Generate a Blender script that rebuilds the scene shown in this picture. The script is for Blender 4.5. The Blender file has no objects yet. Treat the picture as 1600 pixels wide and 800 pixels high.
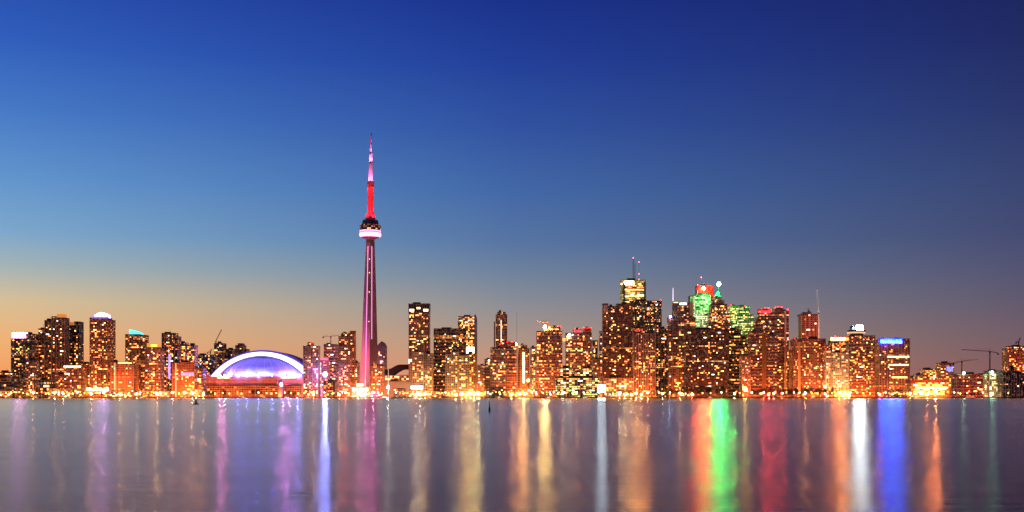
import bpy, math, random
from mathutils import Vector
R = random.Random(7)
SC = bpy.context.scene
COL = SC.collection
F = 1928.0           # focal length in photograph pixels (photo 1600 wide)
HZ = 619.5           # horizon row
CZ = 3.0             # camera height above the water
GZ = 1.3             # quay level

# ------------------------------------------------------------------ camera
cam_d = bpy.data.cameras.new('camera')
cam = bpy.data.objects.new('camera', cam_d); COL.objects.link(cam)
cam.location = (0, 0, CZ); cam.rotation_euler = (math.radians(90), 0, 0)
cam_d.sensor_width = 36; cam_d.lens = 36*F/1600
cam_d.shift_y = (HZ-400)/1600
cam_d.clip_start = 0.5; cam_d.clip_end = 80000
SC.camera = cam
SC.view_settings.view_transform = 'Standard'; SC.view_settings.look = 'None'
SC.view_settings.gamma = 1; SC.view_settings.exposure = 0.0
SC.view_settings.use_curve_mapping = False
SC.render.engine = 'CYCLES'
SC.cycles.use_denoising = True
SC.cycles.max_bounces = 5; SC.cycles.diffuse_bounces = 2; SC.cycles.glossy_bounces = 3
SC.cycles.sample_clamp_indirect = 8
SC.cycles.use_light_tree = True
SC.cycles.caustics_reflective = True

def lin(c):
    return tuple((x/255/12.92 if x/255 <= 0.04045 else ((x/255+0.055)/1.055)**2.4) for x in c)

# ------------------------------------------------------------------ world: dusk sky
W = bpy.data.worlds.new('World'); SC.world = W; W.use_nodes = True
nt = W.node_tree; nt.nodes.clear()
def wn(t, **k):
    n = nt.nodes.new(t)
    for a, v in k.items(): setattr(n, a, v)
    return n
def wm(op, a, b=None, c=None):
    n = wn('ShaderNodeMath', operation=op)
    for i, v in enumerate((a, b, c)):
        if v is None: continue
        if isinstance(v, (int, float)): n.inputs[i].default_value = v
        else: nt.links.new(v, n.inputs[i])
    return n.outputs[0]
tc = wn('ShaderNodeTexCoord'); sp = wn('ShaderNodeSeparateXYZ')
nt.links.new(tc.outputs['Generated'], sp.inputs[0])
hx, hy, hz = sp.outputs
hl = wm('SQRT', wm('ADD', wm('MULTIPLY', hx, hx), wm('ADD', wm('MULTIPLY', hy, hy), 1e-6)))
tanel = wm('DIVIDE', hz, hl)
el = wm('MULTIPLY', wm('MAXIMUM', tanel, 0.0), 1/0.8)          # 0..1 over tan elevation 0..0.8
az = wm('DIVIDE', hx, hl)                                       # sine of the azimuth, west is negative
SKY = {   # row in the photo -> colour
 'w': [(619,(246,144,84)),(575,(246,164,100)),(530,(240,180,120)),(480,(216,192,150)),(430,(164,180,182)),(380,(124,168,204)),(300,(96,148,206)),(200,(68,120,198)),(100,(46,94,188)),(0,(36,74,172)),(-300,(20,44,120)),(-900,(12,24,80))],
 'm': [(619,(218,146,112)),(575,(204,146,120)),(530,(174,148,134)),(480,(142,142,148)),(430,(112,130,156)),(380,(86,116,162)),(300,(65,103,166)),(200,(47,81,160)),(100,(32,62,152)),(0,(23,48,138)),(-300,(14,30,100)),(-900,(9,18,66))],
 'e': [(619,(138,90,86)),(575,(126,90,94)),(530,(112,90,102)),(480,(94,86,108)),(430,(80,80,112)),(380,(66,72,112)),(300,(54,66,112)),(200,(40,52,106)),(100,(31,41,97)),(0,(24,32,88)),(-300,(14,18,70)),(-900,(8,10,46))],
}
ramps = []
for k in ('w', 'm', 'e'):
    r = wn('ShaderNodeValToRGB'); r.color_ramp.interpolation = 'LINEAR'
    els = r.color_ramp.elements
    pts = [(max(0, (HZ-y)/F/0.8), lin(c)) for y, c in SKY[k]]
    els[0].position = pts[0][0]; els[0].color = (*pts[0][1], 1)
    els[1].position = min(1, pts[-1][0]); els[1].color = (*pts[-1][1], 1)
    for p, c in pts[1:-1]:
        e = els.new(min(1, p)); e.color = (*c, 1)
    nt.links.new(el, r.inputs[0]); ramps.append(r)
def wmix(f, a, b):
    n = wn('ShaderNodeMix', data_type='RGBA'); nt.links.new(f, n.inputs[0]); nt.links.new(a, n.inputs[6]); nt.links.new(b, n.inputs[7]); return n.outputs[2]
def mrange(v, a, b):
    n = wn('ShaderNodeMapRange', interpolation_type='LINEAR'); nt.links.new(v, n.inputs[0]); n.inputs[1].default_value = a; n.inputs[2].default_value = b; return n.outputs[0]
c1 = wmix(mrange(az, -0.40, 0.0), ramps[0].outputs[0], ramps[1].outputs[0])
c2 = wmix(mrange(az, 0.0, 0.40), c1, ramps[2].outputs[0])
skyt = wn('ShaderNodeTexSky', sky_type='NISHITA', sun_disc=False)
skyt.sun_elevation = math.radians(-3); skyt.sun_rotation = math.radians(-60)
bgA = wn('ShaderNodeBackground'); nt.links.new(c2, bgA.inputs[0]); bgA.inputs[1].default_value = 1.0
bgB = wn('ShaderNodeBackground'); nt.links.new(skyt.outputs[0], bgB.inputs[0]); bgB.inputs[1].default_value = 0.03
ad = wn('ShaderNodeAddShader'); nt.links.new(bgA.outputs[0], ad.inputs[0]); nt.links.new(bgB.outputs[0], ad.inputs[1])
wo = wn('ShaderNodeOutputWorld'); nt.links.new(ad.outputs[0], wo.inputs[0])

# ------------------------------------------------------------------ helpers
def PX(px, Y): return (px-800)/F*Y
def PZ(py, Y): return CZ + (HZ-py)/F*Y
def S(Y): return Y/F
class MB:
    def __init__(s): s.v = []; s.f = []
    def box(s, x0, x1, y0, y1, z0, z1):
        n = len(s.v)
        s.v += [(x0,y0,z0),(x1,y0,z0),(x1,y1,z0),(x0,y1,z0),(x0,y0,z1),(x1,y0,z1),(x1,y1,z1),(x0,y1,z1)]
        s.f += [tuple(n+i for i in q) for q in ((0,3,2,1),(4,5,6,7),(0,1,5,4),(1,2,6,5),(2,3,7,6),(3,0,4,7))]
        return s
    def prism(s, pts, z0, z1, pts2=None):
        n = len(s.v); k = len(pts); pts2 = pts2 or pts
        s.v += [(x,y,z0) for x, y in pts] + [(x,y,z1) for x, y in pts2]
        s.f += [tuple(n+i for i in reversed(range(k))), tuple(n+k+i for i in range(k))]
        s.f += [(n+i, n+(i+1) % k, n+k+(i+1) % k, n+k+i) for i in range(k)]
        return s
    def profile(s, pts, y0, y1):          # outline in the x-z plane, extruded along y
        n = len(s.v); k = len(pts)
        s.v += [(x,y0,z) for x, z in pts] + [(x,y1,z) for x, z in pts]
        s.f += [tuple(n+i for i in range(k)), tuple(n+k+i for i in reversed(range(k)))]
        s.f += [(n+(i+1) % k, n+i, n+k+i, n+k+(i+1) % k) for i in range(k)]
        return s
    def lathe(s, prof, seg=28, cx=0, cy=0):
        n = len(s.v); m = len(prof)
        for r, z in prof:
            for i in range(seg):
                a = 2*math.pi*i/seg; s.v.append((cx+r*math.cos(a), cy+r*math.sin(a), z))
        for j in range(m-1):
            for i in range(seg):
                s.f.append((n+j*seg+i, n+j*seg+(i+1) % seg, n+(j+1)*seg+(i+1) % seg, n+(j+1)*seg+i))
        s.f.append(tuple(n+i for i in reversed(range(seg)))); s.f.append(tuple(n+(m-1)*seg+i for i in range(seg)))
        return s
    def bar(s, a, b, w, w2=None):
        a, b = Vector(a), Vector(b); d = (b-a).normalized()
        u = d.cross(Vector((0,1,0)) if abs(d.y) < 0.9 else Vector((1,0,0))).normalized(); v = d.cross(u)
        w2 = w if w2 is None else w2
        n = len(s.v)
        for p, q in ((a, w), (b, w2)):
            for i, j in ((-1,-1),(1,-1),(1,1),(-1,1)):
                s.v.append(tuple(p+u*i*q/2+v*j*q/2))
        s.f += [tuple(n+i for i in q) for q in ((3,2,1,0),(4,5,6,7),(0,1,5,4),(1,2,6,5),(2,3,7,6),(3,0,4,7))]
        return s
    def ball(s, c, r, seg=10, rings=6, sz=1.0):
        pr = [(max(0.02*r, r*math.sin(math.pi*j/rings)), c[2]-r*sz*math.cos(math.pi*j/rings)) for j in range(rings+1)]
        return s.lathe(pr, seg, c[0], c[1])
    def truss(s, a, b, w, t, step):       # lattice boom
        a, b = Vector(a), Vector(b); d = b-a; L = d.length; d.normalize()
        u = d.cross(Vector((0,1,0))).normalized()*w/2; v = d.cross(u).normalized()*w/2
        cs = [u+v, u-v, -u-v, -u+v]
        for c in cs: s.bar(a+c, b+c, t)
        k = max(1, int(L/step))
        for i in range(k):
            p, q = a+d*(L*i/k), a+d*(L*(i+1)/k)
            for j in range(4):
                s.bar(p+cs[j], q+cs[(j+1) % 4], t*0.7)
        return s
    def mesh(s, name, mat=None):
        me = bpy.data.meshes.new(name); me.from_pydata(s.v, [], s.f); me.update()
        if mat: me.materials.append(mat)
        return me
    def build(s, name, mat, parent=None, loc=None):
        o = bpy.data.objects.new(name, s.mesh(name, mat)); COL.objects.link(o)
        if parent: o.parent = parent
        if loc: o.location = loc
        return o
def tag(o, label=None, cat=None, group=None, kind=None):
    if label:
        o['label'] = label
        assert 4 <= len(label.split()) <= 16, (len(label.split()), label)
    if cat: o['category'] = cat
    if group: o['group'] = group
    if kind: o['kind'] = kind
    return o
def empty(name, loc, label, cat, group=None):
    o = bpy.data.objects.new(name, None); COL.objects.link(o); o.location = loc; o.empty_display_size = 2
    return tag(o, label, cat, group)
def copy_tree(o, parent=None):
    c = o.copy(); COL.objects.link(c); c.parent = parent
    for ch in o.children: copy_tree(ch, c)
    return c

# ------------------------------------------------------------------ materials
def mat(name, col, rough=0.7, metal=0.0, noise=0.25, nscale=0.15, emit=None, est=0.0, sampling=None):
    m = bpy.data.materials.new(name); m.use_nodes = True; t = m.node_tree; b = t.nodes['Principled BSDF']
    b.inputs['Roughness'].default_value = rough; b.inputs['Metallic'].default_value = metal
    if noise:
        tcn = t.nodes.new('ShaderNodeTexCoord'); n = t.nodes.new('ShaderNodeTexNoise'); n.inputs['Scale'].default_value = nscale; n.inputs['Detail'].default_value = 5
        t.links.new(tcn.outputs['Object'], n.inputs['Vector'])
        mx = t.nodes.new('ShaderNodeMix'); mx.data_type = 'RGBA'; t.links.new(n.outputs['Fac'], mx.inputs[0])
        mx.inputs[6].default_value = (*[c*(1-noise) for c in col], 1); mx.inputs[7].default_value = (*[min(1, c*(1+noise)) for c in col], 1)
        t.links.new(mx.outputs[2], b.inputs['Base Color'])
    else: b.inputs['Base Color'].default_value = (*col, 1)
    if emit:
        b.inputs['Emission Color'].default_value = (*emit, 1); b.inputs['Emission Strength'].default_value = est
    m.cycles.emission_sampling = sampling or ('AUTO' if emit else 'NONE')
    return m
_em = {}
def emis(col, st, samp='AUTO'):
    k = (col, st, samp)
    if k not in _em:
        _em[k] = mat('glow', (0.5,0.5,0.5), 0.6, 0, 0, emit=col, est=st, sampling=samp)
    return _em[k]

_fn = [0]
def facade(wall=(0.3,0.14,0.09), floor=3.4, bay=3.6, wf=(0.18,0.86), wz=(0.28,0.82), p=0.22, run=1, hot=(1,0.55,0.16), warm=(1,0.24,0.035), st=2.6, dimst=0.26, glass=(0.02,0.022,0.03), rows=0.07):
    """wall with a grid of windows; a share p of them is lit"""
    _fn[0] += 1
    if hot == (1,0.55,0.16): hot = ((1,0.55,0.16),(1,0.68,0.30),(1,0.50,0.12),(1,0.82,0.55),(1,0.60,0.20))[_fn[0] % 5]; st *= (1,1.1,0.8,0.7,1.2)[_fn[0] % 5]
    m = bpy.data.materials.new('facade'); m.use_nodes = True; t = m.node_tree; b = t.nodes['Principled BSDF']
    def M(op, a, bb=None, c=None):
        n = t.nodes.new('ShaderNodeMath'); n.operation = op
        for i, v in enumerate((a, bb, c)):
            if v is None: continue
            if isinstance(v, (int, float)): n.inputs[i].default_value = v
            else: t.links.new(v, n.inputs[i])
        return n.outputs[0]
    def MIX(f, a, bb):
        n = t.nodes.new('ShaderNodeMix'); n.data_type = 'RGBA'
        for s_, v in ((0, f), (6, a), (7, bb)):
            if isinstance(v, (int, float)): n.inputs[s_].default_value = v
            elif isinstance(v, tuple): n.inputs[s_].default_value = (*v, 1)
            else: t.links.new(v, n.inputs[s_])
        return n.outputs[2]
    def WN(x, y, w):
        cb = t.nodes.new('ShaderNodeCombineXYZ'); t.links.new(x, cb.inputs[0]); t.links.new(y, cb.inputs[1])
        if isinstance(w, (int, float)): cb.inputs[2].default_value = w
        else: t.links.new(w, cb.inputs[2])
        n = t.nodes.new('ShaderNodeTexWhiteNoise'); n.noise_dimensions = '3D'; t.links.new(cb.outputs[0], n.inputs[0]); return n.outputs['Value']
    tcn = t.nodes.new('ShaderNodeTexCoord'); sx = t.nodes.new('ShaderNodeSeparateXYZ'); t.links.new(tcn.outputs['Object'], sx.inputs[0])
    ge = t.nodes.new('ShaderNodeNewGeometry'); sn = t.nodes.new('ShaderNodeSeparateXYZ'); t.links.new(ge.outputs['Normal'], sn.inputs[0])
    side = M('GREATER_THAN', M('ABSOLUTE', sn.outputs[0]), 0.75); top = M('GREATER_THAN', M('ABSOLUTE', sn.outputs[2]), 0.5)
    u = M('ADD', M('MULTIPLY', sx.outputs[0], M('SUBTRACT', 1, side)), M('MULTIPLY', sx.outputs[1], side))
    uc = M('DIVIDE', M('ADD', u, 500.0), bay); zc = M('DIVIDE', sx.outputs[2], floor)
    ui, zi = M('FLOOR', uc), M('FLOOR', zc); uf, zf = M('FRACT', uc), M('FRACT', zc)
    win = M('MULTIPLY', M('MULTIPLY', M('GREATER_THAN', uf, wf[0]), M('LESS_THAN', uf, wf[1])), M('MULTIPLY', M('GREATER_THAN', zf, wz[0]), M('LESS_THAN', zf, wz[1])))
    win = M('MULTIPLY', win, M('SUBTRACT', 1, top))
    sd = _fn[0]*3.17
    r1 = WN(ui, zi, sd)
    if run > 1:
        r1 = M('ADD', M('MULTIPLY', WN(M('FLOOR', M('DIVIDE', ui, run)), zi, sd+1), 0.7), M('MULTIPLY', r1, 0.3))
    cn = t.nodes.new('ShaderNodeTexNoise'); cn.inputs['Scale'].default_value = 0.035; cn.inputs['Detail'].default_value = 2
    mp = t.nodes.new('ShaderNodeMapping'); mp.inputs['Location'].default_value = (sd, sd*2, 0); t.links.new(tcn.outputs['Object'], mp.inputs[0]); t.links.new(mp.outputs[0], cn.inputs['Vector'])
    pp = M('MULTIPLY', p*0.65, M('ADD', 0.2, M('MULTIPLY', cn.outputs['Fac'], 1.2)))
    zero = M('MULTIPLY', zi, 0.0)
    pp = M('ADD', pp, M('MULTIPLY', M('GREATER_THAN', WN(zero, zi, sd+5), 1-rows), 0.55))
    lit = M('LESS_THAN', r1, pp)
    r2 = WN(ui, zi, sd+2); r3 = WN(ui, zi, sd+3)
    ec = MIX(M('POWER', r2, 2.2), warm, hot)
    es = M('ADD', M('MULTIPLY', lit, M('ADD', 0.35, M('MULTIPLY', M('POWER', r3, 2.0), st))), M('MULTIPLY', M('MULTIPLY', M('GREATER_THAN', r3, 0.45), r2), dimst))
    es = M('MULTIPLY', es, win)
    wnz = t.nodes.new('ShaderNodeTexNoise'); wnz.inputs['Scale'].default_value = 0.3; wnz.inputs['Detail'].default_value = 6; t.links.new(tcn.outputs['Object'], wnz.inputs['Vector'])
    wcol = MIX(wnz.outputs['Fac'], tuple(c*0.65 for c in wall), tuple(min(1, c*1.3) for c in wall))
    t.links.new(MIX(win, wcol, glass), b.inputs['Base Color'])
    t.links.new(M('SUBTRACT', 0.8, M('MULTIPLY', win, 0.62)), b.inputs['Roughness'])
    t.links.new(ec, b.inputs['Emission Color']); t.links.new(es, b.inputs['Emission Strength'])
    m.cycles.emission_sampling = 'NONE'
    m['floor'] = floor; m['bay'] = bay
    return m

M_ROOF = mat('roof_felt', (0.05,0.045,0.045), 0.9)
M_DARK = mat('dark_cladding', (0.035,0.03,0.035), 0.6)
M_STEEL = mat('painted_steel', (0.22,0.18,0.16), 0.5, 0.4)
M_CONC = mat('concrete', (0.36,0.31,0.27), 0.85)
M_ORANGE = mat('sandstone', (0.48,0.27,0.16), 0.85)
M_LEAF = mat('foliage', (0.035,0.05,0.018), 0.7, noise=0.6, nscale=0.6)
M_BARK = mat('bark', (0.08,0.055,0.04), 0.9)
M_BAL = mat('balcony_concrete', (0.55,0.33,0.26), 0.8)

AMB = (1.0,0.40,0.06); YEL = (1.0,0.66,0.22); WHT = (1.0,0.93,0.82); GRN = (0.55,1.0,0.45); RED = (1.0,0.0015,0.002)
WINM = [emis((1,0.34,0.06), 4.5, 'NONE'), emis((1,0.27,0.045), 3.6, 'NONE'), emis((1,0.48,0.13), 6.0, 'NONE'), emis((0.95,0.90,0.72), 3.4, 'NONE'), emis((1,0.20,0.03), 2.6, 'NONE')]
def unit_box(m): return MB().box(-.5,.5,-.5,.5,-.5,.5).mesh('lit_window', m)
WINMESH = [unit_box(m) for m in WINM]
WGREEN = [unit_box(emis((0.8,1.0,0.35), 1.7, 'NONE')), unit_box(emis((0.95,1.0,0.35), 2.2, 'NONE'))]

# ------------------------------------------------------------------ water and ground
def water_mat():
    m = bpy.data.materials.new('lake_water'); m.use_nodes = True; t = m.node_tree; t.nodes.remove(t.nodes['Principled BSDF']); out = t.nodes['Material Output']
    tcn = t.nodes.new('ShaderNodeTexCoord')
    def noise(sx, sy, detail, rough=0.55):
        mp = t.nodes.new('ShaderNodeMapping'); mp.inputs['Scale'].default_value = (sx, sy, 1); t.links.new(tcn.outputs['Object'], mp.inputs[0])
        n = t.nodes.new('ShaderNodeTexNoise'); n.inputs['Scale'].default_value = 1; n.inputs['Detail'].default_value = detail; n.inputs['Roughness'].default_value = rough
        t.links.new(mp.outputs[0], n.inputs['Vector']); return n.outputs['Fac']
    def mrg(v, a, b_, c, d):
        mr = t.nodes.new('ShaderNodeMapRange'); t.links.new(v, mr.inputs[0])
        for k_, x_ in enumerate((a, b_, c, d)): mr.inputs[k_+1].default_value = x_
        return mr.outputs[0]
    sx = t.nodes.new('ShaderNodeSeparateXYZ'); t.links.new(tcn.outputs['Object'], sx.inputs[0])
    bp = t.nodes.new('ShaderNodeBump'); bp.inputs['Distance'].default_value = 0.13
    t.links.new(mrg(sx.outputs[1], 40, 420, 0.5, 0.03), bp.inputs['Strength'])      # ripples die out over the deep water
    t.links.new(noise(0.10, 3.6, 5, 0.65), bp.inputs['Height'])
    bp2 = t.nodes.new('ShaderNodeBump'); bp2.inputs['Strength'].default_value = 0.4; bp2.inputs['Distance'].default_value = 0.5
    t.links.new(noise(0.003, 0.2, 6, 0.7), bp2.inputs['Height']); t.links.new(bp.outputs[0], bp2.inputs['Normal'])
    gl = t.nodes.new('ShaderNodeBsdfGlossy'); gl.distribution = 'BECKMANN'; gl.inputs['Color'].default_value = (0.84,0.90,0.85,1)
    t.links.new(mrg(noise(0.003, 0.03, 4), 0.3, 0.7, 0.175, 0.21), gl.inputs['Roughness']); bp3 = t.nodes.new('ShaderNodeBump'); bp3.inputs['Distance'].default_value = 0.22; t.links.new(mrg(sx.outputs[1], 50, 350, 0.4, 0.06), bp3.inputs['Strength'])
    t.links.new(noise(0.03, 0.9, 4, 0.6), bp3.inputs['Height']); t.links.new(bp2.outputs[0], bp3.inputs['Normal'])
    t.links.new(bp3.outputs[0], gl.inputs['Normal'])
    df = t.nodes.new('ShaderNodeBsdfDiffuse'); df.inputs['Color'].default_value = (0.03,0.035,0.03,1)
    fr = t.nodes.new('ShaderNodeFresnel'); fr.inputs['IOR'].default_value = 1.333
    mx = t.nodes.new('ShaderNodeMixShader'); t.links.new(fr.outputs[0], mx.inputs[0]); t.links.new(df.outputs[0], mx.inputs[1]); t.links.new(gl.outputs[0], mx.inputs[2])
    t.links.new(mx.outputs[0], out.inputs['Surface'])
    return m
SHORE = 2314.0
wv = MB(); wv.v = [(-9000,-600,0),(9000,-600,0),(9000,SHORE+1,0),(-9000,SHORE+1,0)]; wv.f = [(0,1,2,3)]
tag(wv.build('water', water_mat()), 'calm dusk lake stretching to the city quay with long coloured light streaks', 'water', kind='structure')
g = MB().box(-20000, 20000, SHORE, 45000, -3, GZ)
M_GROUND = mat('ground_paving', (0.12,0.10,0.09), 0.9, nscale=0.05)
tag(g.build('ground', M_GROUND), 'paved ground the whole city stands on', 'ground', kind='structure')
q = MB().box(-9000, 9000, SHORE-1.2, SHORE-0.003, -3, GZ+0.15)
tag(q.build('quay', mat('quay_stone', (0.035,0.022,0.02), 0.9)), 'dark stone quay edge running along the water', 'quay', kind='structure')

# ------------------------------------------------------------------ buildings
UPK = 150000
BLD = []       # records for occlusion tests and labels
NWIN = [0]
def bx(x0, x1, top, base=None, dy=0.0, d=28.0, rnd=0): return dict(x0=x0, x1=x1, top=top, base=base, dy=dy, d=d, rnd=rnd)
def foot(x0, x1, y0, y1, rnd):
    if not rnd: return [(x0,y0),(x1,y0),(x1,y1),(x0,y1)]
    cx, cy, a, b = (x0+x1)/2, (y0+y1)/2, (x1-x0)/2, (y1-y0)/2; e = 2/rnd; pts = []
    for i in range(28):
        th = 2*math.pi*i/28; c, s = math.cos(th), math.sin(th)
        pts.append((cx+a*math.copysign(abs(c)**e, c), cy+b*math.copysign(abs(s)**e, s)))
    return pts
def building(name, label, ref, Y, boxes, mt, cat='tower', win=30, bands=None, fins=None, up=1.0, upc=(1,0.19,0.025), updist=34, wsize=(1,1), wm=None, roofm=None, red=(), caps=True, group='lit buildings of the skyline', wide=0.3, parapet=1.2):
    if upc == (1,0.19,0.025): upc = ((1,0.19,0.025),(1,0.27,0.05),(1,0.16,0.02),(1,0.34,0.10))[len(BLD) % 4]; up *= (1,0.6,0.9,0.5)[len(BLD) % 4]
    xs0 = min(b['x0'] for b in boxes); xs1 = max(b['x1'] for b in boxes); xc = (xs0+xs1)/2
    root = empty(name, (PX(xc, Y), Y, GZ), label, cat, group)
    ox, oy, oz = root.location
    wall = MB(); roof = MB(); slab = MB(); fin = MB(); mech = MB()
    fl = mt['floor'] if 'floor' in mt else 3.4; bay = mt['bay'] if 'bay' in mt else 3.6
    if bands is None and fins is None and mt.name.startswith('facade'):
        kq = len(BLD) % 3
        if kq == 0: bands = 0.45
        elif kq == 1: fins = 5.2
    for b in boxes:
        x0, x1 = PX(b['x0'], Y)-ox, PX(b['x1'], Y)-ox
        z0 = 0 if b['base'] is None else PZ(b['base'], Y)-oz; z1 = PZ(b['top'], Y)-oz
        y0, y1 = b['dy'], b['dy']+b['d']
        fp = foot(x0, x1, y0, y1, b['rnd']); wall.prism(fp, z0, z1)
        if caps:
            fp2 = foot(x0-0.25, x1+0.25, y0-0.25, y1+0.25, b['rnd'])
            MB().prism(fp2, z1+0.003, z1+parapet).build('roof', roofm or M_ROOF, root)
            w = x1-x0
            if w > 12 and z1 > 25:
                a = x0+w*R.uniform(0.15,0.4); c = a+w*R.uniform(0.25,0.4)
                MB().box(a, c, y0+5, y0+b['d']*0.7, z1+parapet, z1+parapet+R.uniform(2,4.5)).build('rooftop_plant', M_DARK, root)
                if R.random() < 0.5: MB().bar((c+1, y0+8, z1+parapet), (c+1, y0+8, z1+parapet+R.uniform(5,11)), 0.35).build('aerial', M_STEEL, root)
        if bands:
            z = z0+fl
            while z < z1-1:
                slab.prism(foot(x0-bands*0.5, x1+bands*0.5, y0-bands, y1-1, b['rnd']), z-0.45, z+0.55); z += fl*(2 if fl < 3.9 else 1)
        if fins:
            n = max(1, int((x1-x0)/fins))
            for i in range(n+1):
                fx = x0+0.3+(x1-x0-0.6)*i/n; fy = 0
                if b['rnd']:
                    tt = abs((fx-(x0+x1)/2)/((x1-x0)/2)); fy = (b['d']/2)*(1-(1-min(1, tt)**b['rnd'])**(1/b['rnd']))
                fin.box(fx-wide, fx+wide, y0+fy-0.65, y0+fy+0.2, z0, z1-0.4)
    wall.build('wall', mt, root)
    if slab.v: slab.build('balcony_bands', M_BAL, root)
    if fin.v: fin.build('pilasters', M_BAL, root)
    BLD.append(dict(root=root, Y=Y, boxes=boxes, ref=ref, x0=xs0, x1=xs1, win=win, fl=fl, bay=bay, ws=wsize, wm=wm or WINMESH, bands=bands or 0))
    for (rx, ry) in red:
        MB().ball((0,0,0), 0.75, 8, 5).build('warning_lamp', emis(RED, 320 if 'red-crowned' in ref else 50), root, (PX(rx, Y)-ox, 2, PZ(ry, Y)-oz+0.8))
        MB().bar((0,0,-3), (0,0,0), 0.3).build('lamp_bracket', M_STEEL, root, (PX(rx, Y)-ox, 2.05, PZ(ry, Y)-oz))
    if up > 0:
        w = PX(xs1, Y)-PX(xs0, Y); n = 1 if w < 45 else 2
        for i in range(n):
            ld = bpy.data.lights.new('uplight', 'SPOT'); ld.energy = UPK*up*(0.7 if n == 2 else 1); ld.color = upc
            ld.spot_size = math.radians(150); ld.spot_blend = 0.6; ld.shadow_soft_size = 0.6
            lo = bpy.data.objects.new('uplight', ld); COL.objects.link(lo); lo.parent = root
            lo.location = ((i+0.5)/n*w-w/2, -updist, 4); lo.rotation_euler = (math.radians(115), 0, 0)
    return root
def part(root, name, x0, x1, y0, y1, m, dy=-0.5, d=1.0):        # a box given in photo rows and columns at the building's own distance
    Y = root.location.y; ox, oy, oz = root.location
    return MB().box(PX(x0,Y)-ox, PX(x1,Y)-ox, dy, dy+d, PZ(y1,Y)-oz, PZ(y0,Y)-oz).build(name, m, root)
def covered(px, py, Y, me):
    for r in BLD:
        if r is me or r['Y'] >= Y: continue
        for b in r['boxes']:
            if b['x0'] < px < b['x1'] and py > b['top']-0.5 and (b['base'] is None or py < b['base']): return True
    return False
def light_windows():
    for r in BLD:
        if not r['win']: continue
        Y = r['Y']; root = r['root']; ox, oy, oz = root.location; n = 0; tries = 0; used = set(); mbx = sorted(r['boxes'], key=lambda b: b['dy'])
        areas = [(b['x1']-b['x0'])*((b['base'] or 618)-b['top']) for b in mbx]
        while n < r['win']*0.62 and tries < r['win']*12:
            tries += 1
            b = R.choices(mbx, areas)[0]
            px = R.uniform(b['x0']+1.0, b['x1']-1.0); py = b['top']+1.5+((b['base'] or 617)-b['top']-2.5)*R.random()**0.85
            if covered(px, py, Y, r): continue
            if any(c is not b and c['dy'] < b['dy'] and c['x0'] < px < c['x1'] and py > c['top'] and (c['base'] is None or py < c['base']) for c in mbx): continue
            x = PX(px, Y)-ox; z = PZ(py, Y)-oz
            cu = math.floor((x+500)/r['bay']); cz = math.floor(z/r['fl'])
            k = R.choices([1,2,3], [8,2,0.5])[0]*r['ws'][0]; k = max(1, int(round(k)))
            if any((cu+i, cz) in used for i in range(-1, k)): continue
            xl, xr = PX(b['x0'], Y)-ox+0.5, PX(b['x1'], Y)-ox-0.5
            wx0 = cu*r['bay']-500+0.14*r['bay']; wx1 = (cu+k)*r['bay']-500-0.14*r['bay']
            if wx0 < xl or wx1 > xr: continue
            for i in range(k): used.add((cu+i, cz))
            yy = b['dy']
            if b['rnd']:
                bx0, bx1 = PX(b['x0'], Y)-ox, PX(b['x1'], Y)-ox
                tt = min(0.97, abs(((wx0+wx1)/2-(bx0+bx1)/2)/((bx1-bx0)/2))); yy += (b['d']/2)*(1-(1-tt**b['rnd'])**(1/b['rnd']))
            h = r['fl']*0.56
            o = bpy.data.objects.new('lit_window', R.choices(r['wm'], [5,4,3,2.0,3][:len(r['wm'])])[0]); COL.objects.link(o); o.parent = root
            o.location = ((wx0+wx1)/2, yy-0.05, (cz+0.58)*r['fl']); o.scale = (wx1-wx0, 0.3+r['bands']*0.6, h*r['ws'][1])
            n += 1; NWIN[0] += 1

BRICK = (0.32,0.13,0.075); DBRN = (0.10,0.05,0.04); TAN = (0.42,0.28,0.2); GREY = (0.28,0.24,0.24); BLK = (0.03,0.026,0.03); ROSE = (0.36,0.17,0.15); ORG = (0.55,0.26,0.12); PALE = (0.5,0.42,0.33)
# --- left group
building('waterfront_hall', 'low dark boxy hall on the quay with a row of small dots, far left', 'the low dark hall', 2352, [bx(-24,27,590)], facade(BLK, 5, 5, p=0.10), 'hall', 6, up=0.25, caps=True)
building('office_block', 'low block with white lit top floor behind the dark hall, far left', 'the white-topped low block', 2420, [bx(-6,21,582)], facade(DBRN, p=0.4), 'building', 12, up=0.3)
r = building('apartment_tower', 'dark tower topped by a glowing pink and white crown, far left', 'the pink-crowned tower', 2470, [bx(17,39,529), bx(38.9,49.5,522,dy=3)], facade(DBRN, p=0.22), 'tower', 46, up=0.35)
part(r, 'crown', 18.5, 39, 519, 528.6, emis((1.0,0.42,0.85), 12), 1, 14); part(r, 'crown_frame', 18, 39.6, 518, 519, M_DARK, 0.5, 15)
for i in range(5): part(r, 'crown_post', 19+i*4.7, 19.7+i*4.7, 519, 528.5, M_DARK, 0.4, 0.5)
building('apartment_block', 'narrow brown block between the pink-crowned tower and the stepped tower', 'the narrow brown block', 2400, [bx(40,54,563)], facade(ROSE, p=0.3), 'building', 18, up=0.5)
r = building('stepped_tower', 'broad dark tower climbing in steps to an orange cap', 'the stepped dark tower', 2500, [bx(52.5,60,523), bx(60,69.5,514), bx(69.5,80.5,501), bx(80.5,88,495), bx(88,101,497)], facade(DBRN, p=0.24, run=2), 'tower', 80, up=0.5)
part(r, 'crown', 88.5, 101, 490.5, 496.2, mat('lit_stone', (0.6,0.3,0.12), 0.8, emit=(1,0.35,0.05), est=0.6), 1, 12)
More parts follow.
